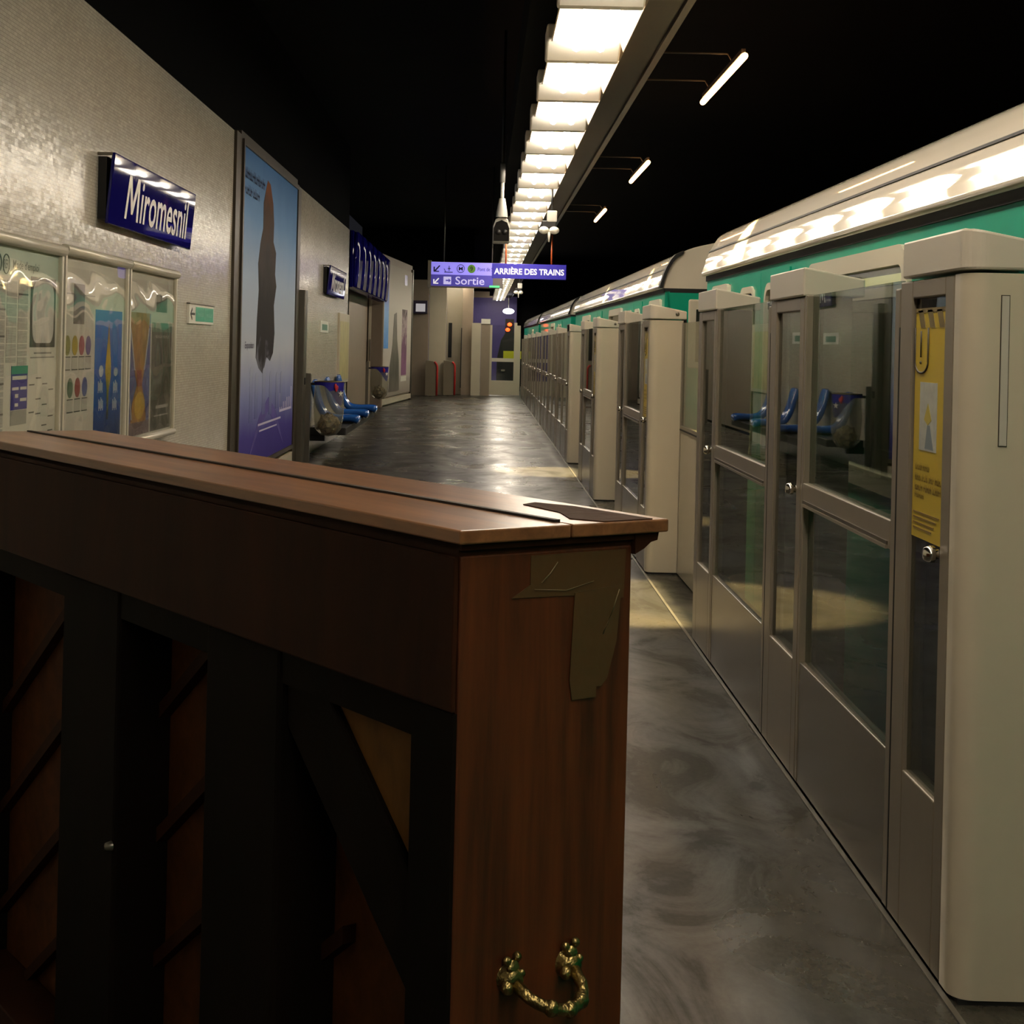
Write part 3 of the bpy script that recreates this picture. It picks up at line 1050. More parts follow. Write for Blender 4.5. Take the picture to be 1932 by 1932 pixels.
LAY_A = [(6.25, 1.66, 'window'), (8.3, 1.56, 'door'), (3.2, 1.56, 'door'), (1.2, 1.4, 'window'), (9.7, 0.7, 'window')]
ca = make_car('train_car', 'teal train car with white roof beside the nearer gates', -3.5, 10.35, LAY_A)
LAY_B = [(15.3, 1.56, 'door'), (13.4, 0.9, 'window'), (17.4, 1.66, 'window'), (20.2, 1.56, 'door'), (22.3, 1.6, 'window')]
cb = make_car('train_car', 'teal train car beyond the gap, second along the track', 12.75, 25.0, LAY_B)
f = MB().box(0.22, 0.62, -0.02, 0.01, 1.25, 1.80).build('end_window', TRAINC, cb, bevel=0.05)
MB().box(0.28, 0.56, -0.03, -0.01, 1.3, 1.72).build('pane', mat('dark window', (40, 38, 32), 0.2), f)
cc = make_car('train_car', 'distant teal train car, third along the track', 26.4, 40.2, [(30.0, 1.56, 'door'), (33, 1.6, 'window')])
cd_ = make_car('train_car', 'farthest train car at the end of the track', 41.6, 56, [(46.0, 1.56, 'door')])
for c_ in (cb, cc, cd_):
    mb = MB()
    mb.prism([(-0.016, 1.885), (-0.016, 1.90), (0.002, 1.952), (0.018, 2.008), (0.040, 2.06), (0.07, 2.114), (0.105, 2.157), (0.17, 2.19),
              (0.17, 2.165), (0.12, 2.13), (0.09, 2.095), (0.06, 2.045), (0.04, 2.0), (0.024, 1.95), (0.01, 1.885)], -0.02, 0.09, 'y')
    mb.build('end_vents', SEAM, c_)

# ------------------------------------------------------------------ name sign
t = thing('station_sign', 'large near navy station name sign reading Miromesnil above the notice boards', 'sign', (-2.105, 8.85, 2.025))
Ls = 2.49


def sg(a, b, off=0.0):   # a along the platform, b up the face; the face leans out at the top
    return (0.0 + 0.085 * b + off, a, b)


mb = MB()
Pp = [(0, 0.035), (Ls, 0.035), (Ls, 0.43), (0, 0.43)]
mb.add([sg(a, b, -0.02) for a, b in Pp] + [sg(a, b, 0.0) for a, b in Pp],
       [(3, 2, 1, 0), (4, 5, 6, 7)] + [(i, (i + 1) % 4, 4 + (i + 1) % 4, 4 + i) for i in range(4)])
f = mb.build('face', NAVY, t, bevel=0.006)
mb = MB()
Mp = [(0, 0), (0.10, 1), (0.28, 1), (0.5, 0.42), (0.72, 1), (0.90, 1), (1, 0), (0.86, 0), (0.79, 0.74), (0.56, 0.14), (0.44, 0.14), (0.21, 0.74), (0.14, 0)]
ml = [sg(0.36 + 0.36 * a, 0.09 + 0.255 * b, 0.003) for a, b in Mp]
mb.add(ml, [(0, 1, 11, 12), (1, 2, 10, 11), (2, 3, 9, 10), (3, 4, 8, 9), (4, 5, 8), (5, 6, 7, 8)])
text_into(mb, 'iromesnil', 0.76, 2.25, 0.09, 0.35, lambda a, b: sg(a, b, 0.003), 0.012)
mb.build('lettering', WHITEI, f)
MB().box(-0.065, -0.018, 0.03, Ls - 0.03, 0.06, 0.41).build('bracket_box', BLACKM, t)
MB().box(-0.065, 0.02, 0.0, 0.03, 0.415, 0.43).build('bracket_arm', STEEL, t)

t2 = copy_tree(t)
t2.location = (-2.105, 21.4, 2.03)
t2['label'] = 'second navy station name sign, farther along the wall above the small green notice'
t['group'] = t2['group'] = 'station name signs on the tiled wall'
t = thing('information_screen', 'small lit information screen on the far taupe wall face beside the exit', 'screen', (-1.95, 43.8, 2.26))
MB().box(0, 0.40, 0, 0.2, 0, 0.36).build('housing', mat('violet black housing', (46, 38, 64), 0.4), t, bevel=0.01)
MB().box(0.08, 0.34, -0.01, 0, 0.05, 0.27).build('screen', mat('lit pale screen', (190, 186, 190), 0.4, emit=0.25), t)

# ------------------------------------------------------------------ notice boards on the wall
XB = -2.12


def wall_rect(name, m, y0, y1, z0, z1, parent, off, th=0.0012):
    return MB().box(off - th, off, y0, y1, z0, z1).build(name, m, parent)


def board(y0, y1, z0, z1, lab):
    t = thing('notice_board', lab, 'notice board', (XB, y0, z0), 0, 'framed notice boards on the tiled wall')
    w_, h_ = y1 - y0, z1 - z0
    MB().box(-0.05, 0.0, 0.0, w_, 0, h_).build('backing', PAPER, t)
    fr = mat('ivory aluminium frame', (206, 200, 182), 0.35, 0.2)
    MB().tube([(0.015, -0.01, h_ + 0.01), (0.015, w_ + 0.01, h_ + 0.01)], 0.028, 10).build('top_rail', fr, t)
    MB().tube([(0.015, 0.0, -0.012), (0.015, w_, -0.012)], 0.022, 10).build('bottom_rail', fr, t)
    MB().box(-0.05, 0.022, 0.0, 0.03, 0, h_).build('side_rail', fr, t)
    MB().box(-0.05, 0.022, w_ - 0.03, w_, 0, h_).build('side_rail', fr, t)
    MB().box(-0.05, 0.012, -0.022, -0.004, 0, h_).build('side_gap', RUBBER, t)
    MB().box(0.012, 0.015, 0.03, w_ - 0.03, 0.0, h_).build('clear_cover', CLEAR, t)
    return t


def disc(mb, cy, cz, ry, rz, x0, x1, n=18):
    mb.prism([(cy + ry * math.cos(2 * PI * i / n), cz + rz * math.sin(2 * PI * i / n)) for i in range(n)], x0, x1, 'x')
    return mb


b1 = board(6.48, 7.935, 0.79, 1.84, 'notice board with travel instructions and a network map')
Yo, Zo = 6.48, 0.79
wall_rect('header', mat('pale mint header', (204, 222, 208), 0.4), 0.03, 1.43, 0.90, 1.03, b1, 0.0012)
pl = lambda a, b: (0.0030, a, b)
mb = MB()
text_into(mb, "Mode d'emploi", 0.66, 1.08, 0.925, 0.975, pl, 0.01)
mb.build('title_lettering', mat('grey green lettering', (96, 122, 110), 0.5), b1)
mb = MB()
for cy, s_ in ((0.32, 'M'), (0.44, 'T'), (0.56, 'RER')):
    pts = [(0.0026, cy + 0.048 * math.cos(2 * PI * i / 20), 0.95 + 0.043 * math.sin(2 * PI * i / 20)) for i in range(21)]
    mb.tube(pts, 0.0028, 5, False)
    wd = 0.022 if len(s_) == 1 else 0.034
    text_into(mb, s_, cy - wd, cy + wd, 0.93, 0.97, pl, 0.01)
mb.build('line_symbols', mat('grey green lettering', (96, 122, 110), 0.5), b1)
wall_rect('network_map', mat('charcoal map border', (66, 64, 60), 0.4), 0.955, 1.385, 0.58, 0.912, b1, 0.0022)
rr = 0.075
mp_ = []
for cx, cz, s in ((1.355 - rr, 0.895 - rr, 0), (0.985 + rr, 0.895 - rr, 1), (0.985 + rr, 0.60 + rr, 2), (1.355 - rr, 0.60 + rr, 3)):
    for i in range(6):
        an = PI / 2 * (s + i / 5)
        mp_.append((cx + rr * math.cos(an), cz + rr * math.sin(an)))
MB().prism(mp_, 0.0022, 0.0032, 'x').build('map_sheet', mat('mottled map print', (206, 204, 200), 0.4, var=0.12, vscale=16), b1)
leaf = wall_rect('leaflet', BLUEI, 0.675, 0.93, 0.295, 0.495, b1, 0.0022)
wall_rect('leaflet_header', GREENI, 0.675, 0.93, 0.458, 0.495, leaf, 0.0032)
mb = MB()
for (a, b, c, e_) in ((0.69, 0.915, 0.432, 0.449), (0.69, 0.79, 0.385, 0.398), (0.815, 0.915, 0.385, 0.398), (0.735, 0.785, 0.35, 0.367),
                      (0.735, 0.785, 0.31, 0.325), (0.815, 0.915, 0.332, 0.346)):
    mb.box(0.0022, 0.0032, a, b, c, e_)
mb.build('leaflet_boxes', PAPER, leaf)
wall_rect('grey_notice', mat('grey notice print', (166, 166, 158), 0.5), 0.675, 0.925, 0.225, 0.292, b1, 0.0022)
rnd = random.Random(3)
mb, mk = MB(), MB()
for cI in range(5):
    ya = 0.06 + cI * 0.175
    z = 0.885
    while z > (0.52 if cI >= 3 else 0.03):
        hh = rnd.choice((0.03, 0.045, 0.06, 0.075))
        mb.box(0.001, 0.002, ya, ya + 0.15, z - hh, z - 0.006)
        if rnd.random() < 0.22:
            mk.box(0.002, 0.003, ya, ya + 0.15, z - 0.006, z + 0.002)
        z -= hh
mb.build('text_columns', mat('grey text print', (186, 184, 176), 0.5, var=0.25, vscale=60, stretch=(1, 0.15, 3)), b1)
for cI in range(4):
    ya = 0.965 + cI * 0.11
    z = 0.50
    while z > 0.05:
        z -= rnd.choice((0.07, 0.10, 0.13))
        mk.box(0.001, 0.002, ya, ya + 0.085, z, z + 0.006)
mk.build('text_headings', mat('dark grey headings', (92, 88, 84), 0.5), b1)
mb = MB()
mb.box(0.001, 0.002, 1.03, 1.33, 0.548, 0.556)
mb.box(0.001, 0.002, 0.97, 1.38, 0.528, 0.534)
mb.build('map_caption', GREYI, b1)

b2 = board(7.97, 9.40, 0.80, 1.85, 'notice board with coloured badges and a blue poster with a golden tower')
wall_rect('white_sheet', mat('off white sheet', (214, 210, 200), 0.4), 0.04, 0.70, 0.02, 0.98, b2, 0.0010)
wall_rect('photo_strip', mat('grey photo print', (124, 116, 112), 0.4, var=0.3, vscale=8), 0.25, 0.47, 0.69, 0.90, b2, 0.0022)
wall_rect('photo_strip_middle', mat('slate photo print', (104, 110, 116), 0.4, var=0.2, vscale=8), 0.25, 0.47, 0.775, 0.845, b2, 0.0030)
wall_rect('ruled_line', GREYI, 0.06, 0.70, 0.842, 0.847, b2, 0.0018)
cols = [(150, 150, 84), (186, 164, 66), (176, 96, 104), (116, 96, 150), (100, 120, 100), (160, 62, 66), (84, 86, 158)]
for i, c in enumerate(cols):
    cy = (0.14, 0.29, 0.43, 0.57, 0.21, 0.36, 0.51)[i]
    cz = 0.578 if i < 4 else 0.358
    bd = disc(MB(), cy, cz, 0.055, 0.052, 0.001, 0.0026).build('badge', mat('badge print %d' % c[0], c, 0.4, var=0.2, vscale=30), b2)
    mb = MB()
    mb.box(0.001, 0.002, cy - 0.058, cy + 0.058, cz - 0.125, cz - 0.06)
    mb.build('badge_caption', LGREYI, bd)
    mb = MB()
    mb.box(0.002, 0.003, cy - 0.058, cy + 0.058, cz - 0.128, cz - 0.123)
    mb.box(0.002, 0.003, cy - 0.058, cy + 0.058, cz - 0.062, cz - 0.057)
    mb.build('badge_rule', DARKI, bd)
bp_ = wall_rect('blue_poster', print_mat('blue poster sky', [(0, (26, 46, 92)), (0.25, (44, 80, 150)), (0.6, (62, 104, 190)), (1, (96, 130, 206))], 'Z', 0.02, 0.78, var=0.15),
                0.72, 1.36, 0.02, 0.775, b2, 0.0014)
mb = MB()
mb.prism([(1.035, 0.70), (1.065, 0.60), (1.10, 0.46), (1.10, 0.40), (1.06, 0.33), (1.05, 0.16), (1.02, 0.16), (1.01, 0.33), (0.97, 0.42), (0.97, 0.46), (1.01, 0.60)], 0.0014, 0.0026, 'x')
mb.build('golden_tower', print_mat('golden tower print', [(0, (40, 48, 40)), (0.25, (120, 122, 60)), (0.6, (206, 176, 70)), (1, (176, 130, 60))], 'Z', 0.16, 0.70), bp_)
mb = MB()
disc(mb, 0.87, 0.435, 0.05, 0.033, 0.0014, 0.0026)
disc(mb, 1.22, 0.425, 0.05, 0.025, 0.0014, 0.0026)
for cy, zt in ((0.86, 0.36), (0.88, 0.26), (1.22, 0.35), (1.21, 0.25)):
    for q in range(5):
        mb.box(0.0014, 0.0026, cy - 0.055 + 0.022 * q, cy - 0.041 + 0.022 * q, zt - 0.045 + 0.012 * (q % 2), zt + 0.03 - 0.01 * ((q + 1) % 3))
mb.build('white_figures', mat('white figure print', (196, 206, 218), 0.4), bp_)

b3 = board(9.44, 10.88, 0.805, 1.85, 'notice board with an amber poster and a dark photo poster')
wall_rect('white_sheet', mat('off white sheet', (214, 210, 200), 0.4), 0.04, 1.40, 0.02, 0.98, b3, 0.0010)
op = wall_rect('amber_poster', mat('violet blue poster ground', (92, 98, 160), 0.4, var=0.3, vscale=5), 0.08, 0.69, 0.02, 0.775, b3, 0.0018)
mb = MB()
mb.prism([(0.10, 0.775), (0.66, 0.775), (0.64, 0.68), (0.55, 0.45), (0.46, 0.33), (0.56, 0.22), (0.60, 0.10), (0.16, 0.10), (0.2, 0.22), (0.32, 0.33), (0.22, 0.45), (0.13, 0.68)], 0.0018, 0.003, 'x')
mb.build('amber_figure', mat('amber figure print', (176, 128, 66), 0.4, var=0.35, vscale=10), op)
disc(MB(), 0.40, 0.20, 0.15, 0.085, 0.003, 0.004).build('gold_disc', mat('gold disc print', (206, 168, 72), 0.4, var=0.15), op)
mb = MB()
mb.box(0.003, 0.004, 0.31, 0.45, 0.32, 0.42)
mb.build('red_patch', mat('brick red print', (150, 70, 50), 0.4, var=0.2), op)
mb = MB()
mb.prism([(0.10, 0.68), (0.13, 0.68), (0.27, 0.42), (0.24, 0.42)], 0.0018, 0.0032, 'x')
mb.prism([(0.66, 0.68), (0.63, 0.68), (0.51, 0.42), (0.54, 0.42)], 0.0018, 0.0032, 'x')
mb.prism([(0.09, 0.30), (0.12, 0.30), (0.20, 0.12), (0.17, 0.12)], 0.0018, 0.0032, 'x')
mb.build('white_ribbons', mat('white ribbon print', (196, 196, 206), 0.4), op)
MB().box(0.0018, 0.003, 0.08, 0.69, 0.02, 0.10).build('base_band', mat('mauve crowd print', (120, 98, 104), 0.4, var=0.4, vscale=18), op)
dp = wall_rect('photo_poster', mat('dark grey photo poster', (96, 94, 84), 0.4, var=0.45, vscale=5), 0.74, 1.38, 0.02, 0.70, b3, 0.0018)
MB().box(0.0018, 0.003, 0.74, 1.38, 0.66, 0.72).build('green_band', mat('dull green print', (110, 140, 120), 0.4), dp)
mb = MB()
blur_words(mb, 0.84, 1.28, 0.62, 0.645, lambda a, b: (0.0034, a, b), 4, 2)
mb.build('lettering', LGREYI, dp)
MB().box(0.0018, 0.003, 0.9, 1.3, 0.16, 0.18).build('printed_rule', LGREYI, dp)
MB().box(0.0018, 0.003, 0.85, 1.3, 0.11, 0.118).build('printed_rule', LGREYI, dp)
wall_rect('photo_block', mat('dark grey photo poster', (96, 94, 84)), 0.86, 1.2, 0.79, 0.90, b3, 0.0022)

# green exit sign on the tiles
t = thing('exit_sign', 'small white and green arrow sign on the tiles before the large poster', 'sign', (XW, 11.62, 1.54))
MB().box(0, 0.02, 0, 1.05, 0, 0.142).build('plate', PAPER, t)
MB().box(0.02, 0.022, 0.26, 1.02, 0.018, 0.125).build('green_field', mat('sign green', (60, 176, 142), 0.35), t)
mb = MB()
mb.prism([(0.04, 0.07), (0.11, 0.115), (0.11, 0.095), (0.075, 0.078), (0.22, 0.078), (0.22, 0.062), (0.075, 0.062), (0.11, 0.045), (0.11, 0.025)], 0.02, 0.0225, 'x')
mb.build('arrow', DARKI, t)
MB().box(0.0, 0.026, -0.01, 1.06, 0.142, 0.150).build('top_edge', DARKFRAME, t)
for q, (a0, a1) in enumerate(((0.34, 0.58), (0.70, 0.96))):
    blur_words(MB(), a0, a1, 0.055, 0.09, lambda a, b: (0.0228, a, b), 5 + q, 1).build('lettering', mat('pale green lettering', (150, 214, 190), 0.4), t)
MB().box(0.022, 0.0228, 0.63, 0.645, 0.02, 0.12).build('divider', mat('pale green lettering', (150, 214, 190), 0.4), t)
t = thing('safety_notice', 'small green and white notice on the tiles behind the blue seats', 'sign', (XW, 21.1, 1.55))
MB().box(0, 0.012, 0, 1.08, 0, 0.155).build('plate', PAPER, t)
MB().box(0.012, 0.014, 0.2, 0.9, 0.03, 0.11).build('green_field', mat('dull sign green', (84, 132, 110), 0.4), t)
t = thing('wall_map', 'tall pale yellow framed map on the wall before the recess', 'poster', (XW, 23.7, 0.80))
MB().box(0, 0.03, 0, 1.72, 0, 1.06).build('frame', CREAM, t)
MB().box(0.03, 0.033, 0.12, 1.62, 0.05, 0.94).build('sheet', mat('yellowed map sheet', (192, 182, 130), 0.4, var=0.15, vscale=4), t)

# ------------------------------------------------------------------ large blue poster
TUBEP = print_mat('pale blue tube print', [(0, (92, 94, 152)), (0.5, (128, 136, 178)), (1, (166, 174, 194))], 'Z', 0.4, 0.95, var=0.3, vscale=4)
t = thing('large_poster', 'tall blue exhibition poster with a dark tower figure in a bronze frame', 'poster', (XW, 13.95, 0.24))
Pz = 0.24
sky = print_mat('blue exhibition print', [(0, (66, 56, 132)), (0.10, (78, 70, 146)), (0.22, (128, 136, 184)), (0.38, (178, 186, 200)), (0.6, (164, 182, 206)), (0.8, (110, 150, 196)), (1, (74, 118, 172))],
                'Z', 0, 2.92, 0.3, var=0.08, vscale=1.2)
sh = MB().box(0, 0.03, 0, 4.1, 0, 2.92).build('sheet', sky, t)
pz = lambda y, z: (y - 13.95, z - Pz)
fig = [pz(*p) for p in [(15.55, 2.99), (15.75, 2.97), (15.98, 2.80), (16.08, 2.60), (16.06, 2.42), (16.28, 2.32), (16.24, 2.10), (16.36, 1.98), (16.2, 1.78), (16.3, 1.5),
                         (16.22, 1.30), (16.0, 1.22), (15.75, 1.26), (15.5, 1.10), (15.2, 1.16), (15.0, 1.26), (15.02, 1.6), (15.1, 1.9), (15.02, 2.15), (15.14, 2.35), (15.3, 2.5), (15.3, 2.75)]]
MB().prism(fig, 0.03, 0.032, 'x').build('tower_figure', print_mat('dark tower print', [(0, (110, 112, 124)), (0.12, (46, 44, 48)), (0.4, (50, 47, 46)), (0.62, (66, 60, 58)), (0.86, (78, 58, 46)), (1, (120, 70, 40))],
                                                                  'Z', 0.86, 2.76, 0.35, var=0.5, vscale=3.0), sh)
for q, (cy, r_, zt, zb) in enumerate([(14.75, 0.10, 1.18, 0.66), (15.1, 0.10, 1.12, 0.68), (15.6, 0.11, 1.16, 0.7), (16.1, 0.10, 1.12, 0.68), (16.6, 0.10, 1.10, 0.72), (16.95, 0.09, 1.10, 0.72)]):
    a = cy - 13.95
    n = 14
    pts = [(a + r_ * math.cos(2 * PI * i / n), zt - Pz - r_ * 0.5 + r_ * 0.5 * math.sin(2 * PI * i / n)) for i in range(n // 2 + 1)]
    MB().prism(pts + [(a - r_, zb - Pz), (a + r_, zb - Pz)], 0.03, 0.0318 + 0.0004 * q, 'x').build('printed_tube', TUBEP, sh)
mb = MB()
pw = lambda a, b: (0.0335, a, b)
pq = lambda a, b: pw(a, b)
blur_words(mb, 0.14, 1.40, 2.63, 2.73, pq, 3, 1)
blur_words(mb, 0.14, 1.05, 2.49, 2.58, pq, 8, 2)
mb.build('lettering', mat('slate blue lettering', (40, 54, 84), 0.6, spec=0.1), sh)
mb = MB()
text_into(mb, 'Exposition', 0.34, 0.90, 1.09, 1.17, pw, 0.005)
mb.build('subtitle_lettering', mat('grey violet lettering', (76, 72, 96), 0.6, spec=0.1), sh)
mb = MB()
for k, (y_, z_, h_) in enumerate(((2.9, 0.46, 0.17), (3.05, 0.44, 0.06), (3.2, 0.46, 0.07), (3.35, 0.47, 0.06), (3.5, 0.48, 0.09), (3.68, 0.50, 0.07), (3.85, 0.52, 0.16))):
    mb.box(0.03, 0.032, y_, y_ + 0.05, 0.435, z_ + h_)
mb.box(0.03, 0.0325, 2.88, 3.92, 0.43, 0.455)
mb.build('script_lettering', mat('pale lilac lettering', (196, 192, 220), 0.6, spec=0.05), sh)
MB().box(0.03, 0.032, 1.3, 3.0, 0.36, 0.38).build('printed_rule', mat('pale lilac lettering', (196, 192, 220)), sh)
MB().box(0.03, 0.032, 1.4, 2.7, 0.30, 0.315).build('printed_rule', mat('pale lilac lettering', (196, 192, 220)), sh)
mb = MB()
mb.prism([(0.6, 0.02), (1.4, 0.46), (2.0, 0.62), (2.6, 0.46), (3.3, 0.06), (2.7, 0.3), (2.0, 0.48), (1.3, 0.3)], 0.03, 0.0318, 'x')
mb.build('swirl', mat('violet swirl print', (98, 88, 158), 0.6, var=0.2, spec=0.05), sh)
fr = MB()
fr.box(0.0, 0.045, -0.03, 0.03, -0.02, 2.95)
fr.box(0.0, 0.045, 4.07, 4.13, -0.02, 2.95)
fr.box(0.0, 0.045, 0.03, 4.07, 2.9, 2.95)
fr.box(0.0, 0.045, 0.03, 4.07, -0.03, 0.015)
fr.build('frame', DARKFRAME, t)
# steel upright after the poster
t = thing('wall_post', 'grey steel duct post on the wall between the large poster and the seats', 'post', (XW, 18.5, 0))
MB().box(0.0, 0.10, -0.06, 0.2, 0, 2.02).build('duct', STEEL, t, bevel=0.008)
MB().box(0.10, 0.108, 0.02, 0.12, 0.92, 1.0).build('catch', BLACKM, t)

# far poster
t = thing('far_poster', 'grey far poster with a dark figure and a mauve column of letters', 'poster', (0, 0, 0))
sh = far_prism([(0.15, 0.2), (LF - 0.25, 0.2), (LF - 0.25, 3.22), (0.15, 3.22)], 0, 0.03).build('sheet', print_mat('pale grey far print', [(0, (150, 140, 128)), (0.15, (186, 178, 168)), (0.7, (200, 194, 184)), (1, (176, 168, 156))], 'Z', 0.2, 3.2), t)
far_prism([(1.9, 2.1), (2.35, 2.15), (2.5, 1.5), (2.9, 1.0), (3.0, 0.3), (1.2, 0.3), (1.3, 0.9), (1.7, 1.4)], 0.03, 0.034).build('figure', mat('smoky figure print', (104, 96, 88), 0.45, var=0.4, vscale=2), sh)
far_prism([(0.15, 1.3), (0.95, 1.3), (0.95, 3.0), (0.15, 3.0)], 0.03, 0.034).build('blue_letters_band', print_mat('blue band print', [(0, (96, 150, 214)), (0.45, (140, 180, 226)), (0.7, (150, 160, 210)), (1, (176, 176, 200))], 'Z', 1.3, 3.0, var=0.5, vscale=5), sh)
far_prism([(3.35, 0.65), (4.3, 0.65), (4.3, 2.25), (3.35, 2.25)], 0.03, 0.034).build('letter_column', print_mat('mauve letters print', [(0, (150, 104, 140)), (0.5, (120, 90, 110)), (0.75, (176, 160, 160)), (1, (90, 80, 80))], 'Z', 0.65, 2.25, var=0.9, vscale=5), sh)
far_prism([(3.3, 0.5), (4.35, 0.5), (4.35, 0.62), (3.3, 0.62)], 0.03, 0.034).build('letter_foot', PAPER, sh)
far_prism([(3.7, 2.85), (4.2, 2.85), (4.2, 3.1), (3.7, 3.1)], 0.03, 0.034).build('violet_emblem', mat('violet emblem', (120, 116, 190), 0.4), sh)

# ------------------------------------------------------------------ navy ribbed panel above the recess
t = thing('navy_panel', 'large navy glossy panel with vertical reflections above the recess', 'panel', (-2.13, 25.75, 2.32))
MB().box(-0.18, 0.0, 0, 9.1, 0, 0.92).build('housing', NAVY, t, bevel=0.01)
n7 = 7
for k in range(n7):
    a, b = 0.1 + k * 8.95 / n7, 0.1 + (k + 1) * 8.95 / n7 - 0.05
    mb = MB()
    R_ = 10
    prof = [(0.0, 0.02), (0.02, 0.02)] + [(0.02 + 0.045 * math.sin(PI * (j / R_) * 0.5), 0.02 + 0.88 * j / R_) for j in range(1, R_ + 1)] + [(0.0, 0.90)]
    vs = []
    for yv in (a, b):
        vs += [(x, yv, z) for x, z in prof]
    n = len(prof)
    mb.add(vs, [tuple(range(n)), tuple(range(n, 2 * n))[::-1]] + [(i, (i + 1) % n, n + (i + 1) % n, n + i) for i in range(n)], True)
    mb.build('panel_module', NAVY, t)

# ------------------------------------------------------------------ hanging signs
t = thing('hanging_sign', 'lit lilac and indigo exit sign reading Sortie hanging over the platform', 'sign', (-0.97, 28.0, 2.43))
MB().box(0, 1.30, 0, 0.14, 0, 0.45).build('housing', mat('warm grey sign case', (120, 110, 110), 0.4), t, bevel=0.01)
MB().box(-0.03, 0.03, -0.01, 0.15, -0.01, 0.47).build('end_cap', STEEL, t)
f1 = MB().box(0.03, 1.29, -0.012, 0, 0.225, 0.445).build('upper_face', LILAC, t)
f2 = MB().box(0.03, 1.12, -0.010, 0, 0.025, 0.222).build('lower_face', INDIGO, t)
px = lambda a, b: (a, -0.0145, b)
mb = MB()
mb.prism([(0.07, 0.27), (0.17, 0.27), (0.17, 0.29), (0.115, 0.29), (0.19, 0.375), (0.172, 0.39), (0.095, 0.305), (0.095, 0.36), (0.07, 0.36)], -0.0145, -0.012, 'y')
mb.build('arrow', mat('navy symbol', (30, 28, 90), 0.4), f1)
mb = MB()
mb.box(0.26, 0.41, -0.0145, -0.012, 0.26, 0.275)
mb.prism([(0.25, 0.33), (0.262, 0.33), (0.29, 0.275), (0.278, 0.275)], -0.0145, -0.012, 'y')
mb.box(0.34, 0.352, -0.0145, -0.012, 0.29, 0.38)
mb.box(0.32, 0.372, -0.0145, -0.012, 0.325, 0.34)
mb.build('train_symbol', mat('navy symbol', (30, 28, 90), 0.4), f1)
mb = MB()
pts = [(0.55 + 0.065 * math.cos(2 * PI * i / 20), -0.014, 0.335 + 0.07 * math.sin(2 * PI * i / 20)) for i in range(21)]
mb.tube(pts, 0.006, 5, False)
text_into(mb, 'M', 0.515, 0.585, 0.30, 0.37, px, 0.01)
mb.build('metro_symbol', mat('navy symbol', (30, 28, 90), 0.4), f1)
mb = MB()
mb.prism([(0.74 + 0.07 * math.cos(2 * PI * i / 20), 0.335 + 0.075 * math.sin(2 * PI * i / 20)) for i in range(20)], -0.0145, -0.012, 'y')
g_ = mb.build('line_symbol', mat('line green', (96, 150, 52), 0.4, emit=0.05), f1)
mb = MB()
text_into(mb, '9', 0.715, 0.765, 0.295, 0.375, lambda a, b: (a, -0.017, b), 0.01)
mb.build('line_number', DARKI, g_)
mb = MB()
text_into(mb, 'Pont de Sèvres', 0.85, 1.27, 0.30, 0.365, px, 0.004)
mb.build('destination_lettering', mat('navy symbol', (30, 28, 90), 0.4), f1)
mb = MB()
mb.prism([(0.07, 0.06), (0.16, 0.06), (0.16, 0.078), (0.108, 0.078), (0.175, 0.152), (0.16, 0.166), (0.09, 0.09), (0.09, 0.14), (0.07, 0.14)], -0.0135, -0.010, 'y')
mb.build('lower_arrow', WHITEGLOW, f2)
mb = MB()
mb.box(0.25, 0.385, -0.0125, -0.010, 0.055, 0.19)
e_ = mb.build('exit_symbol', mat('pale lilac symbol', (206, 200, 250), 0.4, emit=0.25), f2)
mb = MB()
mb.prism([(0.29, 0.11), (0.34, 0.11), (0.34, 0.085), (0.38, 0.122), (0.34, 0.16), (0.34, 0.135), (0.29, 0.135)], -0.0145, -0.0125, 'y')
mb.build('exit_arrow', INDIGO, e_)
mb = MB()
text_into(mb, 'Sortie', 0.46, 0.97, 0.055, 0.195, lambda a, b: (a, -0.0125, b), 0.008)
mb.build('lettering', mat('pale lilac symbol', (206, 200, 250), 0.4, emit=0.25), f2)
MB().box(1.06, 1.24, -0.02, 0.0, 0.015, 0.05).build('green_glow_strip', mat('lit green strip', (90, 210, 140), 0.4, emit=0.4), t)
for x in (0.25, 1.10):
    MB().tube([(x, 0.07, 0.45), (x, 0.07, 2.15)], 0.012, 6).build('rod', STEEL, t)

t = thing('hanging_sign', 'royal blue sign reading ARRIERE DES TRAINS hung on orange rods', 'sign', (0.115, 25.0, 2.484))
f = MB().box(0, 1.168, 0, 0.03, 0, 0.235).build('face', ROYAL, t, bevel=0.004)
mb = MB()
text_into(mb, 'ARRIÈRE DES TRAINS', 0.035, 1.135, 0.065, 0.185, lambda a, b: (a, -0.003, b), 0.028)
mb.build('lettering', WHITEGLOW, f)
for x in (0.215, 0.935):
    MB().tube([(x, 0.015, 0.235), (x, 0.015, 0.70)], 0.014, 6).build('rod', ORANGE, t)

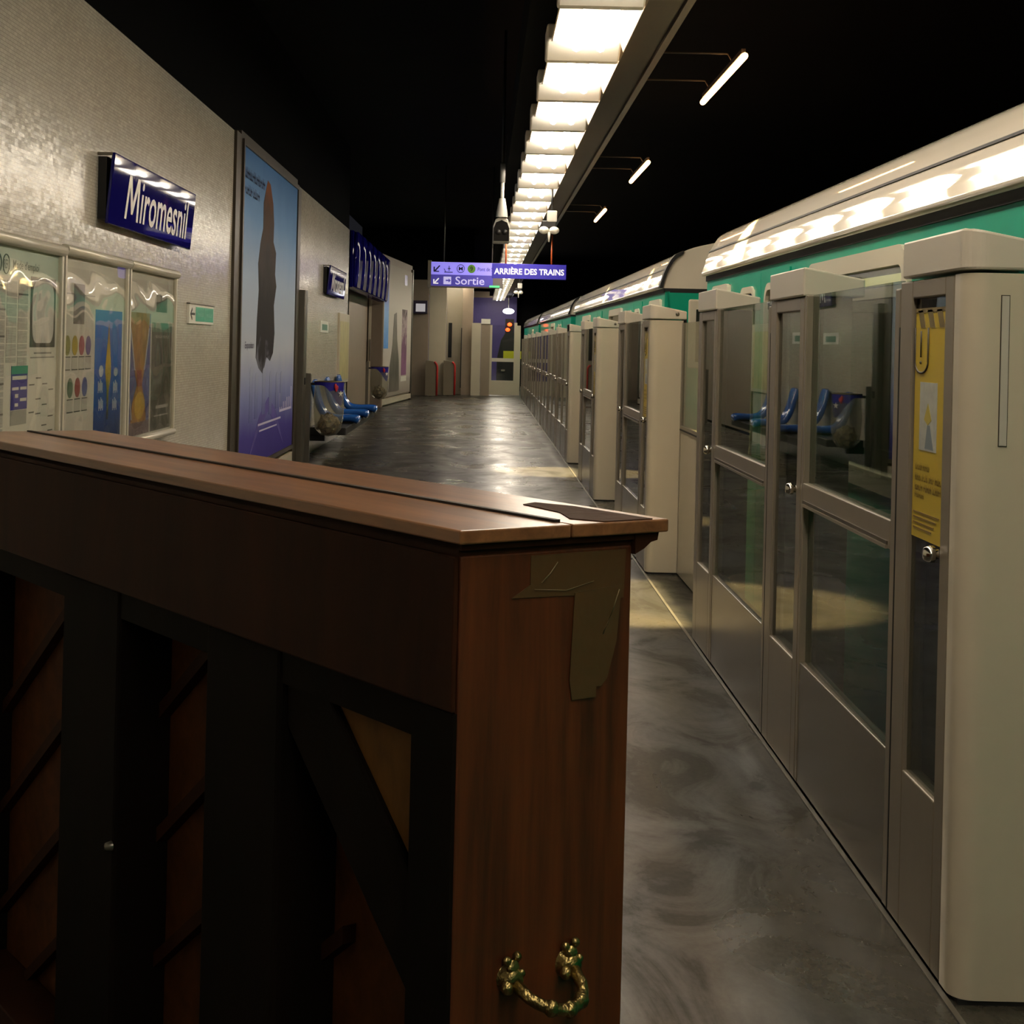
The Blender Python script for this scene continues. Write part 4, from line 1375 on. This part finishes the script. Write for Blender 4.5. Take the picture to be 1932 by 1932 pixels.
# ------------------------------------------------------------------ ceiling-hung camera and horn speaker
t = thing('surveillance_camera', 'white surveillance camera with a dark face hanging on a pole by the lamps', 'camera', (0.16, 16, 2.47))
MB().tube([(0, 0, 0.60), (0, 0, 0.79)], 0.027, 10).build('upper_pole', mat('grey pole', (150, 148, 142), 0.5), t)
MB().tube([(0, 0, 0.79), (0, 0, 2.13)], 0.014, 8).build('stem', BLACKM, t)
MB().tube([(0, 0, 0.42), (0, 0, 0.60)], 0.019, 10).build('pole', mat('white pole', (226, 224, 216), 0.35), t)
MB().lathe([(0.03, 0.44), (0.038, 0.40), (0.055, 0.30), (0.06, 0.25)], (0, 0, 0), 'z', 12).build('collar', GREYPLAS, t)
mb = MB()
hood = [(-0.085, 0.0), (0.085, 0.0), (0.085, 0.16), (0.06, 0.235), (0.0, 0.265), (-0.06, 0.235), (-0.085, 0.16)]
mb.prism(hood, 0.0, 0.3, 'y')
mb.build('housing', GREYPLAS, t, bevel=0.01)
MB().prism([(x * 0.92, 0.01 + z * 0.80) for x, z in hood], -0.008, 0.0, 'y').build('face', mat('dark grey face', (20, 18, 16), 0.6, spec=0.1), t)
for x in (-0.032, 0.034):
    MB().lathe([(0.0001, -0.014), (0.026, -0.014), (0.028, -0.006)], (x, 0, 0.10), 'y', 14).build('lens', BLACKM, t)
t = thing('horn_speaker', 'white twin horn speaker fixed under the dark beam beside the lamps', 'speaker', (0.68, 17, 2.72))
MB().box(-0.02, 0.085, 0.05, 0.2, 0.05, 0.17).build('bracket', GREYPLAS, t, bevel=0.01)
MB().box(-0.08, 0.08, 0.06, 0.2, -0.02, 0.06).build('body', BLACKM, t, bevel=0.01)
for x in (-0.055, 0.055):
    MB().sphere((x, 0.03, -0.045), 0.055, 12, 8, (1, 0.9, 0.75)).build('horn', WHITEP, t)
MB().tube([(0, 0.03, -0.06), (0, 0.03, -0.17)], [0.018, 0.008], 8).build('spike', WHITEP, t)
MB().tube([(0.03, 0.12, 0.16), (0.03, 0.12, 0.46)], 0.015, 6).build('hanger', BLACKM, t)
t2 = copy_tree(t)
t2.location = (0.80, 37, 2.72)
t2['label'] = 'small distant twin horn speaker just below the blue hanging sign'
t2.name = 'horn_speaker'

# ------------------------------------------------------------------ seats and bins


def make_seat():
    t = thing('platform_seat', '', 'seat')
    wd = 0.44
    th = 0.03
    # profile in x (out from the wall), z up; backrest leans, pan curves up at the front
    cen = [(0.10, 0.90), (0.115, 0.82), (0.15, 0.68), (0.19, 0.56), (0.23, 0.485), (0.29, 0.45), (0.40, 0.445), (0.54, 0.455), (0.63, 0.45), (0.67, 0.415)]
    rows = 9
    vs = []
    for side in (0, 1):
        for i, (x, z) in enumerate(cen):
            for j in range(rows):
                u = j / (rows - 1) * 2 - 1
                bowl = 0.05 * (1 - u * u)
                ww = wd / 2 * (0.80 + 0.2 * math.sin(PI * min(1, (i + 1.5) / 6)))
                if i < 4:
                    px_, pz_ = x - bowl * 0.9, z
                else:
                    px_, pz_ = x, z - bowl * 0.7
                if side:
                    d_ = (0.035, 0.075)
                    px_ -= d_[0]
                    pz_ -= d_[1]
                vs.append((px_, u * ww, pz_))
    n = len(cen)
    fs = []
    idx = lambda s, i, j: s * n * rows + i * rows + j
    for i in range(n - 1):
        for j in range(rows - 1):
            fs.append((idx(0, i, j), idx(0, i + 1, j), idx(0, i + 1, j + 1), idx(0, i, j + 1)))
            fs.append((idx(1, i, j), idx(1, i, j + 1), idx(1, i + 1, j + 1), idx(1, i + 1, j)))
    for i in range(n - 1):
        for j in (0, rows - 1):
            fs.append((idx(0, i, j), idx(1, i, j), idx(1, i + 1, j), idx(0, i + 1, j)))
    for i in (0, n - 1):
        for j in range(rows - 1):
            fs.append((idx(0, i, j), idx(0, i, j + 1), idx(1, i, j + 1), idx(1, i, j)))
    sh_ = MB().add(vs, fs, True).build('seat_shell', BLUESEAT, t)
    s_ = sh_.modifiers.new('smooth', 'SUBSURF')
    s_.levels = s_.render_levels = 1
    MB().box(0.30, 0.56, -0.10, 0.10, 0.335, 0.40).build('seat_support', BLACKM, t, bevel=0.01)
    return t


seat = make_seat()
for i, (y, lab) in enumerate(((20.1, 'blue moulded platform seat half hidden behind the first bin bag'),
                              (21.7, 'blue moulded platform seat in the middle of the three'),
                              (23.4, 'blue moulded platform seat nearest the recess'))):
    s_ = seat if i == 0 else copy_tree(seat)
    s_.location = (XW - 0.02, y, 0.07)
    s_['label'] = lab
    s_['group'] = 'blue platform seats along the tiled wall'
t = thing('seat_beam', 'black steel beam carrying the blue seats along the wall', 'bench beam', (XW, 18.95, 0))
MB().box(0.12, 0.56, 0, 5.0, 0.315, 0.405).build('beam', BLACKM, t, bevel=0.01)
for y in (0.1, 2.4, 4.8):
    MB().box(0.0, 0.3, y, y + 0.08, 0.235, 0.315).build('wall_arm', BLACKM, t)


def make_bin(loc, lab):
    t = thing('litter_bin', lab, 'litter bin', loc, 0, 'clear bag litter bins')
    MB().box(-0.27, -0.215, -0.05, 0.01, 0.0, 1.05).build('post', STEEL, t)
    MB().box(-0.22, -0.15, -0.03, 0.0, 0.91, 0.94).build('arm', BLACKM, t)
    n = 28
    r = 0.17
    pts = [(r * math.cos(2 * PI * i / n), r * math.sin(2 * PI * i / n), 0.955) for i in range(n + 1)]
    MB().tube(pts, 0.010, 6, False).build('ring', mat('brown steel ring', (92, 82, 62), 0.4, 0.6), t)
    vs, fs = [], []
    for i in range(n + 1):
        a = 2 * PI * i / n
        drop = 0.035 + 0.24 * (max(0.0, math.cos(a + 0.35)) ** 1.6)
        for (rr_, zz) in ((r + 0.008, 0.95), ((r + 0.006) * (1 - 0.12 * drop / 0.27), 0.95 - drop)):
            vs.append((rr_ * math.cos(a), rr_ * math.sin(a), zz))
    for i in range(n):
        fs.append((2 * i, 2 * i + 2, 2 * i + 3, 2 * i + 1))
    c_ = MB().add(vs, fs, True).build('collar', mat('violet blue collar', (44, 38, 150), 0.35), t)
    mb = MB()
    for (a, z, s_) in ((-1.05, 0.905, 0.035), (-1.0, 0.87, 0.03), (-0.92, 0.89, 0.028)):
        mb.sphere(((r + 0.011) * math.cos(a), (r + 0.011) * math.sin(a), z), s_, 8, 5, (0.5, 0.3, 1))
    mb.build('red_emblem', mat('red emblem', (200, 50, 60), 0.4), c_)
    mb = MB()
    a = -0.62
    ctr = Vector(((r + 0.012) * math.cos(a), (r + 0.012) * math.sin(a), 0.82))
    tv = Vector((-math.sin(a), math.cos(a), 0))
    sp_ = []
    for k in range(10):
        rad = 0.045 if k % 2 == 0 else 0.016
        an = 2 * PI * k / 10 + PI / 2
        sp_.append(ctr + tv * rad * math.cos(an) + Vector((0, 0, rad * math.sin(an))))
    mb.add(sp_, [tuple(range(10))])
    mb.build('white_star', PAPER, c_)
    rnd = random.Random(5)
    prof = [(0.166, 0.94), (0.172, 0.80), (0.178, 0.66), (0.172, 0.52), (0.15, 0.40), (0.09, 0.33), (0.001, 0.31)]
    mb = MB().lathe(prof, (0, 0, 0), 'z', 24)
    for i, p in enumerate(mb.v):
        k = 1 + 0.09 * math.sin(p[2] * 23 + 5 * math.atan2(p[1], p[0])) * (0.95 - p[2])
        mb.v[i] = (p[0] * k, p[1] * k, p[2])
    mb.build('bag', BAGM, t)
    mb = MB()
    mb.sphere((0.0, -0.01, 0.46), 0.125, 16, 10, (1.0, 1.0, 0.95))
    for i, p in enumerate(mb.v):
        mb.v[i] = tuple(c + rnd.uniform(-0.018, 0.018) for c in p)
    mb.sm = [False] * len(mb.f)
    mb.build('rubbish', TRASH, t)
    return t


make_bin((-1.80, 18.75, 0), 'clear bag litter bin with violet collar in front of the blue seats')
make_bin((-2.02, 31.3, 0), 'distant clear bag litter bin with violet collar by the recess')

# exit barriers
for i, (x0, y0, lab) in enumerate(((-1.55, 43.4, 'grey exit barrier with red edge before the cream pillar'),
                                   (-1.08, 44.2, 'grey exit barrier with red edge before the glossy cream wall'))):
    t = thing('exit_barrier', lab, 'barrier', (x0, y0, 0), 0, 'exit barriers with red edges')
    ow = 0.32
    prof = [(0, 0.02), (ow, 0.02), (ow, 0.72)] + [(ow - 0.16 + 0.16 * math.cos(a), 0.80 + 0.16 * math.sin(a)) for a in [PI / 2 * k / 6 for k in range(7)]] + [(0, 0.98)]
    MB().prism(prof, 0, 0.3, 'y').build('body', mat('grey brown barrier', (124, 112, 92), 0.4), t)
    pts = [(ow, -0.005, 0.02), (ow, -0.005, 0.72)] + [(ow - 0.16 + 0.16 * math.cos(a), -0.005, 0.80 + 0.16 * math.sin(a)) for a in [PI / 2 * k / 6 for k in range(5)]]
    MB().tube(pts, 0.03, 6).build('red_edge', RED, t)

t = thing('corridor_lamp', 'tube lamp under the bulkhead of the exit passage, behind the hanging exit sign', 'lamp', (-0.9, 44.95, 3.12))
MB().box(-0.35, 0.35, -0.05, 0.05, 0.03, 0.08).build('batten', WHITEP, t)
MB().tube([(-0.33, 0, 0), (0.33, 0, 0)], 0.03, 8).build('tube', mat('lit corridor tube', (255, 244, 220), 0.4, emit=25), t)

# ------------------------------------------------------------------ the piano
TH = math.radians(34.98)
P = thing('upright_piano', 'old brown upright piano seen from behind, taped at one corner', 'piano', (-0.023, 1.72, 0), TH)
LN, DP, HT = 1.80, 0.248, 1.23
lid = MB()
lid.box(-0.004, 0.1475, -0.012, LN + 0.012, 1.2145, HT)
lid.build('rear_lid', W_TOP, P, bevel=0.002)
lid = MB()
lid.box(0.1495, 0.294, -0.012, LN + 0.012, 1.2145, HT)
lid.build('front_lid', W_TOP, P, bevel=0.002)
MB().box(0.1415, 0.1500, 0.012, LN - 0.012, 1.216, 1.2330).build('hinge', HINGE, P)
mb = MB()
mb.box(0.004, 0.256, 0.002, LN - 0.002, 1.200, 1.2145)
mb.box(0.004, 0.272, -0.004, LN + 0.004, 1.207, 1.2145)
mb.prism([(0.248, 1.19), (0.262, 1.196), (0.272, 1.203), (0.282, 1.205), (0.284, 1.2145), (0.248, 1.2145)], -0.006, LN + 0.006, 'y')
mb.build('moulding', W_DARK, P)
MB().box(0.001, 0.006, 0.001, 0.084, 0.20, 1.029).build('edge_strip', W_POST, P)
MB().box(0.006, DP, 0, 0.032, 0.06, 1.20).build('side_panel', W_SIDE, P, bevel=0.002)
MB().box(0.002, DP, LN - 0.032, LN, 0.06, 1.20).build('side_panel', W_SIDE, P, bevel=0.002)
MB().box(DP - 0.03, DP - 0.006, 0.032, LN - 0.032, 0.06, 1.20).build('front_panel', W_SIDE, P)
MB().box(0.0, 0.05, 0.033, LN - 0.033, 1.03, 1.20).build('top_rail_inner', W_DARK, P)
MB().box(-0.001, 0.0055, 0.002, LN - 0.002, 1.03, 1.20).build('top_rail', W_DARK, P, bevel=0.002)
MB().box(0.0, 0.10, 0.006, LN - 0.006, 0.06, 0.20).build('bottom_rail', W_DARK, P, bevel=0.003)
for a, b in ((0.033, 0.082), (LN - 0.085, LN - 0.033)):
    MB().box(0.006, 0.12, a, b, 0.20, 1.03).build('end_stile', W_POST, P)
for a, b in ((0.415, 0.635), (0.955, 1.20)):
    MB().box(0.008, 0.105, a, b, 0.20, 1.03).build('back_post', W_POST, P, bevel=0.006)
MB().box(0.012, 0.09, 0.07, LN - 0.07, 0.985, 1.03).build('upper_batten', W_POST, P)
MB().box(0.10, 0.112, 0.08, LN - 0.08, 0.18, 1.03).build('soundboard', W_SOUND, P)
MB().prism([(0.415, 1.0), (0.32, 1.0), (0.082, 0.80), (0.082, 0.66), (0.415, 0.93)], 0.02, 0.09, 'x').build('corner_brace', W_POST, P, bevel=0.004)
MB().prism([(0.40, 1.0), (0.082, 1.0), (0.082, 0.75)], 0.03, 0.038, 'x').build('corner_panel', W_PANEL, P)
for k, c in enumerate((0.72, 0.92, 1.12, 1.32, 1.52, 1.72, 1.92)):
    # ribs slope down away from the near end
    s0, s1 = 0.085, LN - 0.085
    z0, z1 = c - 0.72 * s0, c - 0.72 * s1
    if z1 < 0.2:
        s1 = min(s1, (c - 0.2) / 0.72)
        z1 = c - 0.72 * s1
    if z0 > 0.99:
        s0 = (c - 0.99) / 0.72
        z0 = 0.99
    if s1 - s0 < 0.1:
        continue
    if s0 < 0.4 and z0 > 0.62:
        s0 = 0.36
        z0 = c - 0.72 * s0
    MB().prism([(s0, z0 - 0.012), (s0, z0 + 0.012), (s1, z1 + 0.012), (s1, z1 - 0.012)], 0.08, 0.10, 'x').build('rib', W_DARK, P)
MB().lathe([(0.0001, -0.012), (0.006, -0.010), (0.008, 0.0)], (0.008, 0.962, 0.625), 'x', 10).build('bolt', STEEL, P)
# tape
mb = MB()
mb.prism([(0.075, 1.150), (0.10, 1.163), (0.10, 1.196), (0.238, 1.196), (0.236, 1.140), (0.205, 1.137), (0.165, 1.147)], -0.0012, 0.0, 'y')
mb.prism([(0.163, 1.150), (0.232, 1.155), (0.226, 1.09), (0.213, 1.048), (0.204, 1.040), (0.197, 1.040), (0.197, 1.028), (0.162, 1.028), (0.158, 1.05)], -0.0022, -0.0010, 'y')
mb.build('side_tape', TAPE, P)
mb = MB()
mb.prism([(0.178, 0.03), (0.196, -0.010), (0.27, -0.010), (0.272, 0.14), (0.255, 0.20), (0.225, 0.185), (0.21, 0.09)], 1.2302, 1.2312, 'z')
mb.build('lid_tape', mat('matte brown tape', (58, 36, 20), 0.75, spec=0.1, bump=0.2, bscale=30), P)
mb = MB()
mb.tube([(0.115, -0.0022, 1.165), (0.127, -0.0022, 1.175), (0.137, -0.0022, 1.187)], 0.0006, 5)
mb.tube([(0.205, -0.0028, 1.10), (0.218, -0.0028, 1.125), (0.228, -0.0028, 1.15)], 0.0006, 5)
mb.tube([(0.105, -0.0022, 1.158), (0.15, -0.0022, 1.154), (0.19, -0.0022, 1.162)], 0.0004, 5)
mb.build('tape_crease', mat('pale tape crease', (126, 110, 80), 0.3), P)
# handle: two rosettes and a drop bail standing out from the side
bail = []
n = 20
for i in range(n + 1):
    t_ = i / n
    x = 0.083 + 0.082 * t_
    s_ = math.sin(PI * t_) ** 0.45
    bail.append((x + 0.004 * s_, -0.014 - 0.040 * s_, 0.724 - 0.022 * s_))
rs = [0.0075 if i in (0, n) else (0.0068 if i % 5 else 0.0084) for i in range(n + 1)]
mb = MB().tube(bail, rs, 10)
for t_ in (5, 10, 15):
    mb.sphere(bail[t_], 0.0095, 10, 6)
h_ = mb.build('handle', BRASS, P)
for x in (0.083, 0.165):
    hd = MB()
    hd.lathe([(0.0001, -0.016), (0.010, -0.015), (0.013, -0.009), (0.015, -0.003), (0.017, 0.0)], (x, 0, 0.728), 'y', 14)
    hd.sphere((x - 0.007, -0.006, 0.749), 0.0055, 8, 6)
    hd.sphere((x + 0.007, -0.006, 0.752), 0.0055, 8, 6)
    hd.sphere((x, -0.008, 0.741), 0.009, 8, 6, (1, 0.6, 1))
    hd.sphere((x - 0.010, -0.012, 0.722), 0.008, 8, 6)
    hd.sphere((x + 0.010, -0.010, 0.734), 0.005, 8, 6)
    hd.build('rosette', BRASS, h_)
MB().sphere((0.083, -0.006, 0.672), 0.004, 8, 5).build('lower_stud', BRASS, P)
